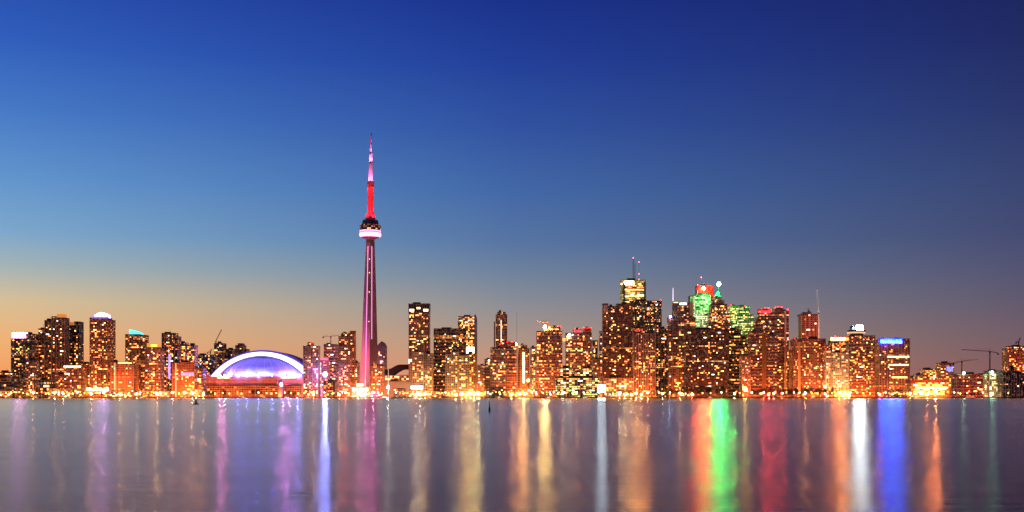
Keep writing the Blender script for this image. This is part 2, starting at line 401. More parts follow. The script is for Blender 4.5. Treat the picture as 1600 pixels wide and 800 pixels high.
r = building('apartment_tower', 'dark slim tower with an orange panel top right of the stepped tower', 'the orange-panelled dark tower', 2560, [bx(102,115.5,509), bx(115.5,123,503,dy=2)], facade((0.06,0.04,0.045), p=0.14), 'tower', 30, up=0.25)
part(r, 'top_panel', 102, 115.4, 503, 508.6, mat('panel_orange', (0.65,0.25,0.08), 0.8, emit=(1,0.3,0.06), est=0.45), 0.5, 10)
r = building('apartment_block', 'mid-height block with a bright yellow line along its roof edge', 'the yellow-edged block', 2410, [bx(84,100,585), bx(99,127,574,dy=2)], facade(BRICK, p=0.4), 'building', 34, up=0.7)
part(r, 'roof_light_strip', 99, 126, 571.5, 574, emis((1,0.8,0.3), 3.0), 1.2, 1.5)
building('theatre', 'small black slant-topped theatre block near the quay, left of the marina', 'the black theatre block', 2350, [bx(60,78,594)], facade(BLK, 6, 6, p=0.06), 'building', 5, up=0.1)
building('apartment_block', 'low brown block with dark cap left of the white-crowned tower', 'the dark-capped brown block', 2480, [bx(127.5,141,569)], facade(BRICK, p=0.25), 'building', 16, up=0.8, roofm=M_DARK)
r = building('apartment_tower', 'tall orange-lit tower with a glowing violet-white pointed crown', 'the violet-crowned tower', 2460, [bx(140,168,497), bx(168,172.5,500,dy=4)], facade(BRICK, p=0.30), 'tower', 90, up=1.3, fins=7)
Yc = 2460; s_ = S(Yc)
cr = MB().profile([(PX(147,Yc),PZ(496,Yc)),(PX(147,Yc),PZ(493,Yc)),(PX(152,Yc),PZ(489.5,Yc)),(PX(157,Yc),PZ(488,Yc)),(PX(163,Yc),PZ(489.5,Yc)),(PX(168,Yc),PZ(493,Yc)),(PX(168,Yc),PZ(496,Yc))], 3, 18)
o = cr.build('crown', emis((0.55,0.42,1.0), 24.0), r); o.location = (-r.location.x, 0, -r.location.z+0.003)
part(r, 'crown_band', 144, 170, 494.5, 497.3, emis((0.2,0.12,0.9), 1.2), -0.4, 0.8)
for i in range(7):
    part(r, 'lobby_light', 134+i*5.5, 138+i*5.5, 605+(i % 3), 611, emis((1,0.6,0.2), 5.0), -6, 2)
# --- orange slab etc.
r = building('apartment_block', 'floodlit orange slab with faint lilac patch beside a tall flagpole light', 'the floodlit orange slab', 2400, [bx(172,182,566,dy=3), bx(182,209,569)], facade(ORG, p=0.08, dimst=0.1), 'building', 26, up=2.2)
part(r, 'roof_light_strip', 184, 205, 566.5, 569, emis((1,0.7,0.2), 2.6), 1, 3)
r = building('apartment_tower', 'tower with slanted turquoise glass crown', 'the turquoise-crowned tower', 2480, [bx(195.5,219,523), bx(219,225.5,524,dy=4)], facade(BRICK, p=0.30), 'tower', 62, up=1.0)
Yc = 2480
o = MB().profile([(PX(a,Yc),PZ(c,Yc)) for a, c in ((201,522.4),(201,514),(206,515),(214,517.5),(221,521),(221,522.4))], 3, 16).build('crown', emis((0.08,0.75,0.85), 1.6), r); o.location = (-r.location.x, 0, -r.location.z)
r = building('apartment_tower', 'brown tower with a glowing orange box crown right of the turquoise-crowned tower', 'the orange-box tower', 2440, [bx(226,251,543.5)], facade((0.30,0.15,0.08), p=0.30), 'tower', 52, up=0.9)
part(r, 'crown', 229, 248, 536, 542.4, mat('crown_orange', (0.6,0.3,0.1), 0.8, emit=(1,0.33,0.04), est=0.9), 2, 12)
part(r, 'crown_sign', 235, 245, 538, 541.6, emis((1,0.62,0.08), 2.2), 1.2, 0.6)
r = building('apartment_tower', 'dark red tower with a violet light stripe low on its face', 'the violet-striped tower', 2490, [bx(252.5,273,521), bx(273,277,526,dy=3)], facade(DBRN, p=0.26), 'tower', 56, up=0.6)
part(r, 'light_stripe', 263.3, 266.2, 553, 592, emis((0.45,0.35,1.0), 1.5), -0.6, 0.5)
building('apartment_tower', 'pale bluish tower with rounded top left of its lower twin', 'the taller bluish twin', 2540, [bx(276.5,290.5,536,rnd=4)], facade((0.24,0.22,0.34), p=0.4, hot=(0.9,0.9,0.9)), 'tower', 26, up=0.25, bands=0.5)
building('apartment_tower', 'lower pale bluish tower beside the rounded bluish one', 'the lower bluish twin', 2545, [bx(291.5,304,540)], facade((0.24,0.20,0.32), p=0.42, hot=(0.9,0.85,0.9)), 'tower', 26, up=0.25, bands=0.5)
r = building('apartment_block', 'orange block with black rooftop box and lilac band before the bluish twins', 'the lilac-banded orange block', 2420, [bx(268,281,567,dy=4), bx(281,304,566)], facade(ORG, p=0.14), 'building', 28, up=1.3)
part(r, 'rooftop_box', 282, 288, 562.5, 565, M_DARK, 2, 8); part(r, 'light_band', 283, 303, 582, 587, emis((0.5,0.36,1.0), 0.9), -0.5, 0.4)
building('office_block', 'wide dark block with scattered blue-white windows left of the stadium', 'the dark blue-windowed block', 2700, [bx(304,335,555)], facade((0.07,0.05,0.08), p=0.3, hot=(0.7,0.8,1)), 'building', 40, up=0.3)
building('apartment_block', 'narrow orange-lit block just left of the stadium drum', 'the block left of the stadium', 2440, [bx(305,317,575)], facade(BRICK, p=0.35), 'building', 20, up=1.2)
building('construction_tower', 'unfinished dark tower with crane boom behind the stadium left shoulder', 'the unfinished dark tower', 2820, [bx(334.5,349.5,537)], facade((0.09,0.07,0.09), p=0.2), 'tower', 18, up=0)
building('office_block', 'dark lower block right of the unfinished tower behind the stadium', 'the dark block behind the stadium', 2830, [bx(350.5,365,546)], facade((0.09,0.07,0.09), p=0.25), 'building', 12, up=0)
building('apartment_tower', 'small gabled grey tower peeping above the stadium arch', 'the small gabled grey tower', 2900, [bx(367.5,381,540), bx(371,378,537,base=540,dy=3), bx(381,386,546,dy=2)], facade((0.2,0.17,0.2), p=0.15), 'tower', 8, up=0, bands=0.5)
# --- between stadium and tower
building('apartment_tower', 'red-brown tower with a small rooftop block right of the stadium', 'the tower right of the stadium', 2470, [bx(473.5,497,541), bx(480,488,535.5,base=541,dy=5,d=14)], facade(BRICK, p=0.25), 'tower', 50, up=0.9, red=((476,541),(488,535.5),(495.5,541)), fins=9)
r = building('hotel_block', 'pink-lit block with red roof band beside a violet-white floodlight', 'the pink red-roofed block', 2560, [bx(497.5,512,564)], facade((0.42,0.24,0.28), p=0.2), 'building', 18, up=1.1, upc=(1,0.35,0.5))
part(r, 'roof_band', 497.5, 511.5, 559, 563, emis((0.7,0.03,0.06), 0.8), 0, 16); part(r, 'vertical_sign', 497.8, 500.6, 566, 582, emis((1,0.95,0.95), 4.5), -1.4, 1)
building('construction_tower', 'dark unfinished tower core under a small tower crane right of the pink block', 'the dark tower under the crane', 2620, [bx(505.8,525.5,538.5)], facade((0.07,0.055,0.08), p=0.2), 'tower', 26, up=0.2)
building('office_block', 'small dark block with lit panes and white roof light below the craned tower', 'the small dark block', 2400, [bx(505,524,596)], facade((0.10,0.05,0.05), p=0.3), 'building', 14, up=0.3)
r = building('apartment_tower', 'red-brown tower with tan slab top just left of the great concrete tower', 'the tan-topped brown tower', 2460, [bx(527.5,549,540), bx(528.5,546,526,base=540,dy=3), bx(533,544.5,520.5,base=526,dy=6,d=16), bx(545.5,554,517.5,dy=9,d=16)], facade((0.33,0.16,0.10), p=0.28), 'tower', 70, up=1.0)
building('apartment_block', 'pale narrow block at the left foot of the great concrete tower', 'the block at the tower foot', 2480, [bx(550,559.5,567)], facade(ORG, p=0.4), 'building', 20, up=0.9)
r = building('apartment_block', 'orange brick block standing before the right foot of the concrete tower', 'the orange block by the concrete tower', 2440, [bx(577.5,599,572), bx(583,589,563.5,base=572,dy=4,d=12)], facade((0.42,0.2,0.1), p=0.22), 'building', 34, up=1.3)
r = building('peaked_tower', 'slim grey tower with pointed roof just right of the concrete tower', 'the pointed grey tower', 2760, [bx(589,603,541)], facade((0.25,0.21,0.22), p=0.12), 'tower', 12, up=0.25, caps=False)
Yc = 2760
o = MB().profile([(PX(a,Yc)-r.location.x,PZ(c,Yc)-r.location.z) for a, c in ((589,541),(603,541),(600,535.5),(596,533),(592,537))], 0, 28).build('roof', mat('grey_roof', (0.12,0.1,0.12), 0.6), r)
# --- arched hall
YH = 2600
r = building('arched_hall', 'wide hall under a dark arched roof, right of the concrete tower', 'the arched-roof hall', YH, [bx(600,640,586,d=50)], facade(TAN, 4.5, 5, p=0.4, run=3), 'hall', 34, up=0.3, caps=False)
pts = [(600,578),(610,576)]+[(611+i*3, 576-6.5*math.sin(min(1, i/5)*math.pi/2)) for i in range(1, 10)]+[(640,569.5),(640,576)]
pts += [(638-i*2.6, 576.8-0.0*i) for i in range(4)]+[(626,578),(619,582),(614,585.9),(600,585.9)]
o = MB().profile([(PX(a,YH)-r.location.x,PZ(c,YH)-r.location.z) for a, c in reversed(pts)], -2, 48).build('roof', mat('black_roof', (0.008,0.007,0.01), 0.8), r)
building('exhibition_hall', 'long plain grey low hall in front of the arched-roof hall', 'the long grey hall', 2440, [bx(600,642,596)], mat('grey_wall', (0.22,0.19,0.2), 0.8), 'hall', 0, up=0.5)
# --- tall slab 655
r = building('office_tower', 'tall dark-topped slab tower with red corner lamps at its roof', 'the tall slab with red corners', 2560, [bx(638.5,671,488), bx(638.2,671.3,475,base=488,dy=-0.4,d=29)], facade((0.30,0.17,0.12), 3.3, 3.2, p=0.24, run=2), 'tower', 90, up=0.8, fins=5, red=((640.5,475),(670,475)), roofm=M_DARK)
part(r, 'dark_cap', 638.9, 670.7, 476, 488, M_DARK, -0.9, 0.45)
part(r, 'cap_light', 640, 647, 483, 486.5, emis((1,0.9,0.5), 3.5), -1.2, 0.3); part(r, 'cap_light', 661.5, 669, 483, 486.5, emis((1,0.9,0.5), 3.5), -1.2, 0.3); part(r, 'cap_light', 651, 657, 480, 483, emis((1,0.7,0.3), 2.5), -1.2, 0.3)
part(r, 'corner_lamp_panel', 638.6, 643, 561.5, 567.5, emis((1,0.86,0.5), 5), -1.4, 0.8)
building('apartment_block', 'broad block of pale balcony grid in front of the tall slab', 'the pale balcony-grid block', 2440, [bx(644,662,550), bx(640,644,566,dy=3), bx(662,676,553,dy=3)], facade((0.38,0.27,0.19), 3.4, 4.2, p=0.33, run=2), 'building', 60, bands=0.7, fins=8.4, up=0.9, upc=(1,0.45,0.12))
# --- wide dark
building('office_tower', 'wide black office slab with thin lit floor lines', 'the wide black slab', 2580, [bx(677.5,728,514)], facade((0.04,0.03,0.04), 3.5, 3.0, p=0.24, run=4, st=1.6), 'tower', 60, up=0.12, bands=0.35, wsize=(1,0.8))
building('apartment_block', 'cream grid-faced block in front of the wide black slab', 'the cream grid block', 2450, [bx(705,716,549.5), bx(696,705,553,dy=2), bx(716,733,555,dy=2)], facade((0.4,0.3,0.2), 3.4, 4.0, p=0.3), 'building', 60, bands=0.7, fins=8, up=0.6, upc=(1,0.5,0.15))
r = building('office_tower', 'brightly lit tower with a blade fin on its right corner', 'the bright blade-fin tower', 2660, [bx(715.5,742,495)], facade((0.3,0.22,0.14), 3.4, 3.4, p=0.62, run=4, st=2.4), 'tower', 95, up=0.6, wsize=(1.4,1))
Yc = 2660
o = MB().profile([(PX(a,Yc)-r.location.x,PZ(c,Yc)-r.location.z) for a, c in ((741.5,618),(745.2,618),(745.2,497),(742.5,490),(740,494.9),(741.5,497))], -1, 22).build('corner_fin', mat('fin_metal', (0.3,0.28,0.36), 0.4, 0.5), r)
part(r, 'bright_floor', 728.8, 741.2, 542, 553, emis((1,0.95,0.62), 3.2), -0.6, 0.4)
building('apartment_block', 'orange-lit block below the bright blade-fin tower', 'the orange block under the blade fin', 2480, [bx(728,744.5,553,dy=4)], facade(ORG, p=0.3), 'building', 34, up=1.1)
building('office_block', 'low block with dim windows right of the blade-fin tower', 'the dim low block', 2700, [bx(746,758,571)], facade(TAN, p=0.35), 'building', 14, up=0.8)
building('office_block', 'grey narrow block with a white lamp at its roof corner', 'the narrow grey block', 2640, [bx(757,767,561.5)], facade((0.15,0.12,0.14), p=0.2), 'building', 8, up=0.3)
r = building('slim_tower', 'slim tall grey tower with curved top standing alone', 'the slim lone tower', 2820, [bx(774.5,792.5,492), bx(777,790,488,base=492,dy=3,d=20), bx(771.5,773.5,503,dy=6,d=8)], facade((0.24,0.19,0.18), 3.4, 3.2, p=0.10), 'tower', 14, fins=6, bands=0.4, up=0.3)
part(r, 'light_column', 782.3, 783.8, 500, 545, emis((1,0.85,0.6), 1.3), -1, 0.5)
# --- banded rounded
r = building('apartment_tower', 'rounded balcony-banded tower with stepped top right of the narrow grey block', 'the rounded banded tower', 2440, [bx(766,807,543.5,rnd=5), bx(779,806,535.5,base=543.5,dy=4,d=20,rnd=3)], facade((0.30,0.13,0.10), 3.5, 3.6, p=0.16), 'tower', 62, bands=0.9, up=0.55, red=((782,538),(793,535),(800,535)))
r = building('apartment_tower', 'glowing orange rounded tower with a vertical white light line', 'the orange light-line tower', 2455, [bx(809,827.5,545,rnd=3), bx(811,824,540,base=545,dy=5,d=16,rnd=3)], facade(ORG, 3.5, 3.6, p=0.05, dimst=0.05), 'tower', 8, up=2.4, bands=0.35)
part(r, 'light_line', 817.2, 819, 551, 598, emis((1,0.55,0.15), 30), -0.9, 0.5)
building('apartment_block', 'yellow-lit narrow block between the orange tower and the banded twin towers', 'the narrow yellow-lit block', 2620, [bx(828.5,838,543)], facade(TAN, p=0.6), 'building', 40, up=0.9, upc=(1,0.5,0.15))
building('apartment_tower', 'left banded twin tower with a star-bright orange lamp on its roof', 'the left banded twin', 2450, [bx(838,879,518,rnd=6), bx(857,876,511,base=518,dy=4,d=18,rnd=3)], facade((0.30,0.12,0.10), 3.5, 3.6, p=0.20), 'tower', 88, bands=0.9, up=0.7, red=((872,510),(876,511)))
r = building('apartment_tower', 'right banded twin tower with two red-glowing roof drums', 'the right banded twin', 2455, [bx(884,925,521,rnd=6), bx(896,909,515,base=521,dy=4,d=16,rnd=3), bx(911,924.5,513.5,base=521,dy=4,d=16,rnd=3)], facade((0.32,0.12,0.10), 3.5, 3.6, p=0.2), 'tower', 80, bands=0.9, up=0.7, red=((898,515),(905,514.5),(912,513),(918,513),(923.5,513)))
part(r, 'roof_glow_panel', 897, 908, 515.5, 520.5, emis((0.8,0.05,0.08), 0.9), 3.2, 0.5)
part(r, 'link_light', 879.3, 883.8, 528, 533, emis((1,0.45,0.06), 1.3), 4, 4)
building('office_block', 'narrow black block behind the right banded twin', 'the narrow black block', 2640, [bx(925.8,934,532.5)], facade((0.05,0.03,0.04), p=0.3), 'building', 12, up=0.1)
building('apartment_block', 'pinkish plain block below the narrow black block', 'the pinkish plain block', 2560, [bx(926,938,560)], facade((0.5,0.27,0.2), p=0.08), 'building', 8, up=1.2)
building('apartment_block', 'slender pale greenish tower left of the big brown tower', 'the slender greenish tower', 2620, [bx(937,943.5,518)], facade((0.4,0.36,0.28), p=0.35), 'tower', 22, up=0.5, bands=0.5)
# --- lit dark hotel in front
r = building('waterfront_hotel', 'black twin-topped waterfront block with brightly lit yellow lower floors', 'the yellow-lit black block', 2360, [bx(868,936,590,d=34), bx(874.5,895,575,base=590,dy=5,d=22), bx(911.5,927,574.5,base=590,dy=5,d=22), bx(895,911.5,580.5,base=590,dy=8,d=16)], facade((0.035,0.025,0.025), 3.7, 5.5, wf=(0.08,0.92), wz=(0.25,0.85), p=0.75, run=2, hot=(1,0.86,0.4), warm=(1,0.6,0.15), st=2.6, dimst=0.1), 'hotel', 90, up=0.15, wsize=(1,1))
# --- big brown
r = building('apartment_tower', 'big brown tower with pale top left corner, tallest of the brown slabs', 'the big brown tower', 2520, [bx(942,950.5,475), bx(950.5,964,479,dy=1), bx(964,988.5,475,dy=3)], facade((0.28,0.11,0.07), 3.4, 3.4, p=0.22, run=2), 'tower', 96, up=0.8, red=())
part(r, 'top_corner_panel', 943.3, 949.8, 477, 488, mat('pale_panel', (0.7,0.5,0.38), 0.8), -0.6, 0.5)
building('podium_block', 'low glowing orange podium block below the big brown tower', 'the glowing orange podium', 2420, [bx(944,990,590,d=30)], facade((0.5,0.24,0.12), 4, 5, p=0.5, run=3), 'building', 34, up=1.2, bands=0.4)
r = building('office_tower', 'golden office tower with twin masts and a blazing white rooftop sign', 'the golden masted tower', 2950, [bx(971,1009,438,d=40)], facade((0.6,0.42,0.2), 4.4, 3.0, wf=(0.05,0.95), wz=(0.35,0.9), p=0.8, run=8, hot=(1,0.75,0.3), warm=(1,0.55,0.15), st=0.8, dimst=0.3), 'tower', 40, up=0, wsize=(3,0.7))
part(r, 'edge_pier', 1006.3, 1009.2, 440, 475, M_DARK, -1, 2); part(r, 'edge_pier', 974, 976.3, 444, 475, M_DARK, -1, 2)
part(r, 'rooftop_sign', 976, 990, 439.5, 444.5, emis((1,0.8,0.5), 22), -1.6, 1)
for a in (452,462,471): part(r, 'light_floor', 976.5, 1006, a, a+1.6, emis((1,0.68,0.2), 2.0), -0.7, 0.5)
mm = MB(); Yc = 2950; ox, oz = r.location.x, r.location.z
mm.truss((PX(990.3,Yc)-ox, 14, PZ(438,Yc)-oz), (PX(990.3,Yc)-ox, 14, PZ(403,Yc)-oz), 1.5, 0.55, 3).build('mast', M_STEEL, r)
MB().truss((PX(993,Yc)-ox, 14, PZ(438,Yc)-oz), (PX(993,Yc)-ox, 14, PZ(410,Yc)-oz), 1.4, 0.5, 3).build('mast', M_STEEL, r)
MB().bar((PX(999.3,Yc)-ox, 14, PZ(438,Yc)-oz), (PX(999.3,Yc)-ox, 14, PZ(409,Yc)-oz), 0.5).build('mast', M_STEEL, r)
for a, c in ((990.3,402),(999.3,408.5),(999.3,427),(999.3,436)):
    MB().ball((0,0,0), 1.3, 8, 5).build('warning_lamp', emis((1,0.08,0.12), 9), r, (PX(a,Yc)-ox, 12.5, PZ(c,Yc)-oz))
MB().ball((0,0,0), 1.5, 8, 5).build('roof_lamp', emis((1,0.8,0.6), 12), r, (PX(971,Yc)-ox, -2.5, PZ(444,Yc)-oz))
building('office_tower', 'square black office tower with dense small lit panes near its top', 'the square black tower', 2720, [bx(985,1034,470.5)], facade((0.05,0.045,0.035), 3.6, 2.4, p=0.42, run=3, hot=(1,0.85,0.45)), 'tower', 70, up=0, red=((1032.5,470),), wsize=(1,0.8))
r = building('apartment_tower', 'vertically striped tower with red lamps on dark cap, before the black tower', 'the striped tower', 2420, [bx(990,1024,520), bx(989,1008,512.5,base=520,dy=2,d=18)], facade((0.22,0.10,0.07), 3.4, 2.8, p=0.22), 'tower', 80, fins=4.4, up=1.1, red=((995,517),(999,517),(1003,516.5)), wide=0.45)
building('office_tower', 'narrow black tower with bright horizontal window dashes right of the striped tower', 'the narrow dashed black tower', 2460, [bx(1024.5,1033,507), bx(1033,1044,514,dy=2)], facade((0.025,0.02,0.025), 3.6, 3.2, p=0.26, run=3), 'tower', 52, up=0.1, red=((1025,507.5),(1032,507.5)), wsize=(1.3,1))
# --- antenna tower
r = building('office_tower', 'brown stepped tower carrying a pale needle antenna and a white sign bar', 'the needle-antenna tower', 2600, [bx(1045,1051,496), bx(1051,1077,497,dy=-1), bx(1077,1087,496,dy=2), bx(1052.5,1078,474,base=497,dy=3,d=22)], facade((0.34,0.18,0.10), 3.5, 3.4, p=0.42, run=4), 'tower', 80, up=0.9, fins=9, wsize=(1.4,1))
Yc = 2600; ox, oz = r.location.x, r.location.z
MB().bar((PX(1052.4,Yc)-ox, 8, PZ(497,Yc)-oz), (PX(1052.4,Yc)-ox, 8, PZ(470,Yc)-oz), 1.2).build('mast', M_STEEL, r)
MB().bar((PX(1052.4,Yc)-ox, 8, PZ(470,Yc)-oz), (PX(1052.4,Yc)-ox, 8, PZ(449.5,Yc)-oz), 1.1, 0.7).build('needle_light', emis((0.95,0.72,1.0), 2.2), r)
part(r, 'sign_bar', 1062, 1073, 473.2, 476, emis((1,0.97,0.95), 5), 1.6, 0.8)
part(r, 'lit_wing', 1053, 1060, 472, 474, emis((1,0.75,0.35), 2.5), 3, 4)
MB().ball((0,0,0), 1.7, 8, 5).build('roof_lamp', emis((0.4,0.5,1.0), 110), r, (PX(1047,Yc)-ox, -2, PZ(494.5,Yc)-oz))
building('office_tower', 'plain grey slab edge between the needle tower and the green-lit tower', 'the plain grey slab', 2860, [bx(1078,1087,463)], mat('grey_slab', (0.42,0.3,0.24), 0.8), 'tower', 0, up=0.2)
r = building('office_tower', 'bright green-lit white office tower', 'the green-lit white tower', 2800, [bx(1086.5,1110.5,461)], facade((0.40,0.42,0.30), 4.2, 3.0, wf=(0.02,0.98), wz=(0.3,0.85), p=1.3, run=4, hot=(1,1,0.5), warm=(0.75,1,0.40), st=3.2, dimst=0.1), 'tower', 0, up=0, wm=WGREEN, wsize=(2,0.7))
building('office_tower', 'dark red tower glowing around a red rooftop beacon behind the green-lit one', 'the red beacon tower', 2900, [bx(1089,1114.5,447)], facade((0.22,0.012,0.01), 4, 3.4, p=0.0, dimst=0, rows=0), 'tower', 0, up=0, red=((1091,446),))
part(BLD[-1]['root'], 'lit_crown', 1090, 1108, 448.5, 459, mat('red_beacon_light', (0.1,0.004,0.004), 0.6, 0, 0, emit=(1,0.012,0.012), est=1.2), -0.6, 0.5)  # red light on the crown put in as a glowing panel
r = building('stepped_tower', 'gold spired tower with stepped shoulders under the green beacon', 'the stepped gold tower', 2760, [bx(1113,1132,470), bx(1118,1128,464,base=470,dy=4,d=16), bx(1110.5,1136,476,dy=-1), bx(1108,1140,490,dy=-2), bx(1106,1143,505,dy=-3)], facade((0.42,0.22,0.12), 3.6, 3.0, p=0.42, run=2), 'tower', 80, up=0)
Yc = 2760; ox, oz = r.location.x, r.location.z
MB().prism([(PX(1118,Yc)-ox,4),(PX(1128,Yc)-ox,4),(PX(1128,Yc)-ox,20),(PX(1118,Yc)-ox,20)], PZ(463,Yc)-oz, PZ(454,Yc)-oz, [(PX(1122.6,Yc)-ox,11),(PX(1123.4,Yc)-ox,11),(PX(1123.4,Yc)-ox,13),(PX(1122.6,Yc)-ox,13)]).build('spire', mat('copper_roof', (0.25,0.33,0.25), 0.6), r)
building('office_tower', 'yellow-green lit office tower with chamfered right side', 'the yellow-green tower', 2840, [bx(1140.5,1154,478), bx(1154,1172,479,dy=2), bx(1172,1178,492,dy=4)], facade((0.27,0.22,0.11), 3.8, 3.0, wf=(0.05,0.95), p=0.9, run=4, hot=(0.95,0.95,0.35), warm=(0.8,0.7,0.2), st=3.0, dimst=0.35), 'tower', 26, up=0, wm=[WGREEN[0],WGREEN[1],WINMESH[0]], red=((1143,477),(1164,478)), wsize=(1.6,0.8))
building('hotel_slab', 'very wide dark red slab of scattered lights with long flat roof', 'the very wide dark slab', 2500, [bx(1071,1138.5,515)], facade((0.12,0.045,0.04), 3.4, 3.2, p=0.20, run=3), 'building', 99, up=0.5, red=((1074,519),), wsize=(1.2,1))
r = building('hotel_slab', 'black slab stepping down on its right, joined edge to the wide slab', 'the black stepping slab', 2530, [bx(1138.5,1158,515), bx(1158,1167,525,dy=1), bx(1167,1176,538,dy=2)], facade((0.03,0.018,0.02), 3.4, 3.2, p=0.16, run=3), 'building', 40, up=0.12, wsize=(1.4,1))
building('apartment_block', 'orange grid block standing before the black stepping slab', 'the orange grid block', 2450, [bx(1159,1173,556)], facade((0.5,0.2,0.1), 3.3, 3.0, p=0.3), 'building', 28, up=1.1)
# --- red crown tower
r = building('apartment_tower', 'tall red-lit tower crowned by rows of red lamps', 'the red-crowned tower', 2580, [bx(1186,1206,484,rnd=4), bx(1206,1211,489,dy=3), bx(1211,1223.5,482), bx(1223.5,1233,486,dy=2), bx(1182,1186,497,dy=6)], facade((0.3,0.08,0.07), 3.4, 3.4, p=0.30, run=2), 'tower', 96, up=0.8, bands=0.4, red=((1187,487),(1191,484),(1196,482),(1201,482),(1205,485),(1212,481),(1217,480),(1222,480.5),(1231,484)))
part(r, 'roof_glow_panel', 1188, 1204, 485.5, 489, emis((1,0.01,0.02), 5), -0.8, 0.4); part(r, 'corner_strip', 1225.5, 1228.5, 486, 612, mat('lit_pier', (0.75,0.45,0.3), 0.8), -0.9, 0.8)
building('apartment_tower', 'dark red tower with an olive middle stripe before the red-crowned tower', 'the olive-striped dark tower', 2470, [bx(1172.5,1186.5,517.5), bx(1186.5,1199,518,dy=2), bx(1200,1215.5,523,dy=1)], facade((0.18,0.06,0.06), 3.4, 3.2, p=0.18), 'tower', 60, up=0.45)
r = BLD[-1]['root']; part(r, 'blank_stripe', 1190.5, 1197.5, 522, 612, mat('olive_wall', (0.28,0.16,0.05), 0.8), 0.9, 1.0)
building('apartment_block', 'lit narrow block filling the gap right of the red-crowned tower', 'the gap-filling lit block', 2640, [bx(1234,1243,548)], facade(BRICK, p=0.4), 'building', 24, up=0.9)
# --- hotel 1240-1290
r = building('apartment_tower', 'wide orange-brown tower dotted with lights below the rust-red core', 'the wide dotted tower', 2460, [bx(1240,1252,531,dy=2), bx(1252,1290.5,530)], facade((0.38,0.12,0.07), 3.3, 3.3, p=0.30), 'tower', 99, up=1.1, red=((1242,530),(1262,528)))
part(r, 'corner_strip', 1247, 1251, 534, 612, mat('lit_pier_orange', (0.8,0.4,0.2), 0.8), 0.8, 1.1)
r = building('construction_tower', 'rust-red unfinished tower core rising behind the wide dotted tower', 'the rust-red core', 2620, [bx(1252,1278.5,494), bx(1250.5,1279.5,491.5,base=494,dy=-1,d=30)], facade((0.30,0.075,0.035), 4.4, 4.4, p=0.05, dimst=0.02), 'tower', 8, up=0, fins=9)
ld = bpy.data.lights.new('floodlight', 'SPOT'); ld.energy = 26000; ld.color = (1,0.25,0.04); ld.spot_size = math.radians(120); lo = bpy.data.objects.new('floodlight', ld); COL.objects.link(lo); lo.parent = r; lo.location = (0,-25,PZ(535,2620)); lo.rotation_euler = (math.radians(125),0,0)
building('apartment_block', 'bright cream grid-front block under red lamps', 'the bright cream grid block', 2440, [bx(1290.5,1300,546,dy=4), bx(1299,1326.5,551)], facade((0.6,0.42,0.26), 3.4, 4.2, p=0.5, hot=(1,0.85,0.5)), 'building', 55, fins=8.4, bands=0.5, up=1.4, upc=(1,0.55,0.2), red=((1291,546),(1303,549),(1315,549)))
r = building('apartment_tower', 'orange tower with glowing amber roof strip left of the revolving-restaurant tower', 'the amber-strip tower', 2560, [bx(1299,1326.5,533), bx(1290,1299,540,dy=3)], facade((0.42,0.16,0.08), p=0.35), 'tower', 40, up=1.0, red=((1305,526),(1325,525)))
part(r, 'roof_light_strip', 1300, 1325, 527.5, 532, emis((1,0.2,0.025), 50), 1, 8)
r = building('hotel_tower', 'brown hotel tower with round rooftop restaurant and blinding white lamp', 'the revolving-restaurant tower', 2500, [bx(1326.5,1367.5,525)], facade((0.32,0.10,0.06), 3.3, 3.3, p=0.32), 'tower', 99, up=1.1)
Yc = 2500; k = S(Yc); ox, oz = r.location.x, r.location.z; cx = PX(1341,Yc)-ox; z = lambda p: PZ(p,Yc)-oz
MB().lathe([(10.5*k,z(523.6)),(10.5*k,z(520.6))], 24, cx, 14).build('restaurant_base', M_DARK, r)
MB().lathe([(14*k,z(520.5)),(14*k,z(518.3))], 28, cx, 14).build('restaurant_glass', emis((1,0.42,0.18), 1.2), r)
MB().lathe([(14.6*k,z(518.2)),(14.6*k,z(515.8)),(12*k,z(515.0))], 28, cx, 14).build('restaurant_roof', M_DARK, r)
MB().ball((PX(1334,Yc)-ox, 14, z(511.5)), 3.3*k, 14, 9).build('radome', mat('radome', (0.12,0.2,0.25), 0.5), r)
MB().box(PX(1340.5,Yc)-ox, PX(1350,Yc)-ox, 8, 12, z(514.7), z(507.8)).build('floodlight_bank', emis((0.85,0.93,1.0), 190), r)
# --- right hotel with blue sign
r = building('hotel_tower', 'square hotel tower with blue glowing sign and full lit floor lines', 'the blue-signed hotel', 2440, [bx(1373.5,1386.5,531), bx(1386.5,1421.5,530,dy=-1.5)], facade((0.36,0.15,0.09), 3.4, 3.2, p=0.22, run=3), 'tower', 80, up=1.3, fins=5, wsize=(1.2,0.9))
for a, c, e in ((1386,1420,556.5),(1388,1419,569),(1393,1417,588.5)): part(r, 'lit_floor', a, c, e, e+2.2, emis((1,0.82,0.35), 2.6), -2.7, 0.5)
part(r, 'blue_band', 1374.5, 1409, 529.4, 536.6, emis((0.0,0.004,1.0), 100.0), -2.6, 0.5)
cu = bpy.data.curves.new('hotel_sign_text', 'FONT'); cu.body = 'Westin Harbour Castle'; cu.size = 7; cu.extrude = 0.25; cu.offset = 0.06
to = bpy.data.objects.new('sign_lettering', cu); COL.objects.link(to); cu.materials.append(emis((0.02,0.55,1.0), 45.0)); to.parent = r
bpy.context.view_layer.update(); wd = max(0.1, to.dimensions.x)
me_ = bpy.data.meshes.new_from_object(to); bpy.data.objects.remove(to); to = bpy.data.objects.new('sign_lettering', me_); COL.objects.link(to); to.parent = r
sc = (PX(1408,2440)-PX(1376,2440))/wd
to.scale = (sc, 0.95, 1); to.rotation_euler = (math.radians(90),0,0); to.location = (PX(1376,2440)-r.location.x, -2.95, PZ(535.4,2440)-r.location.z)
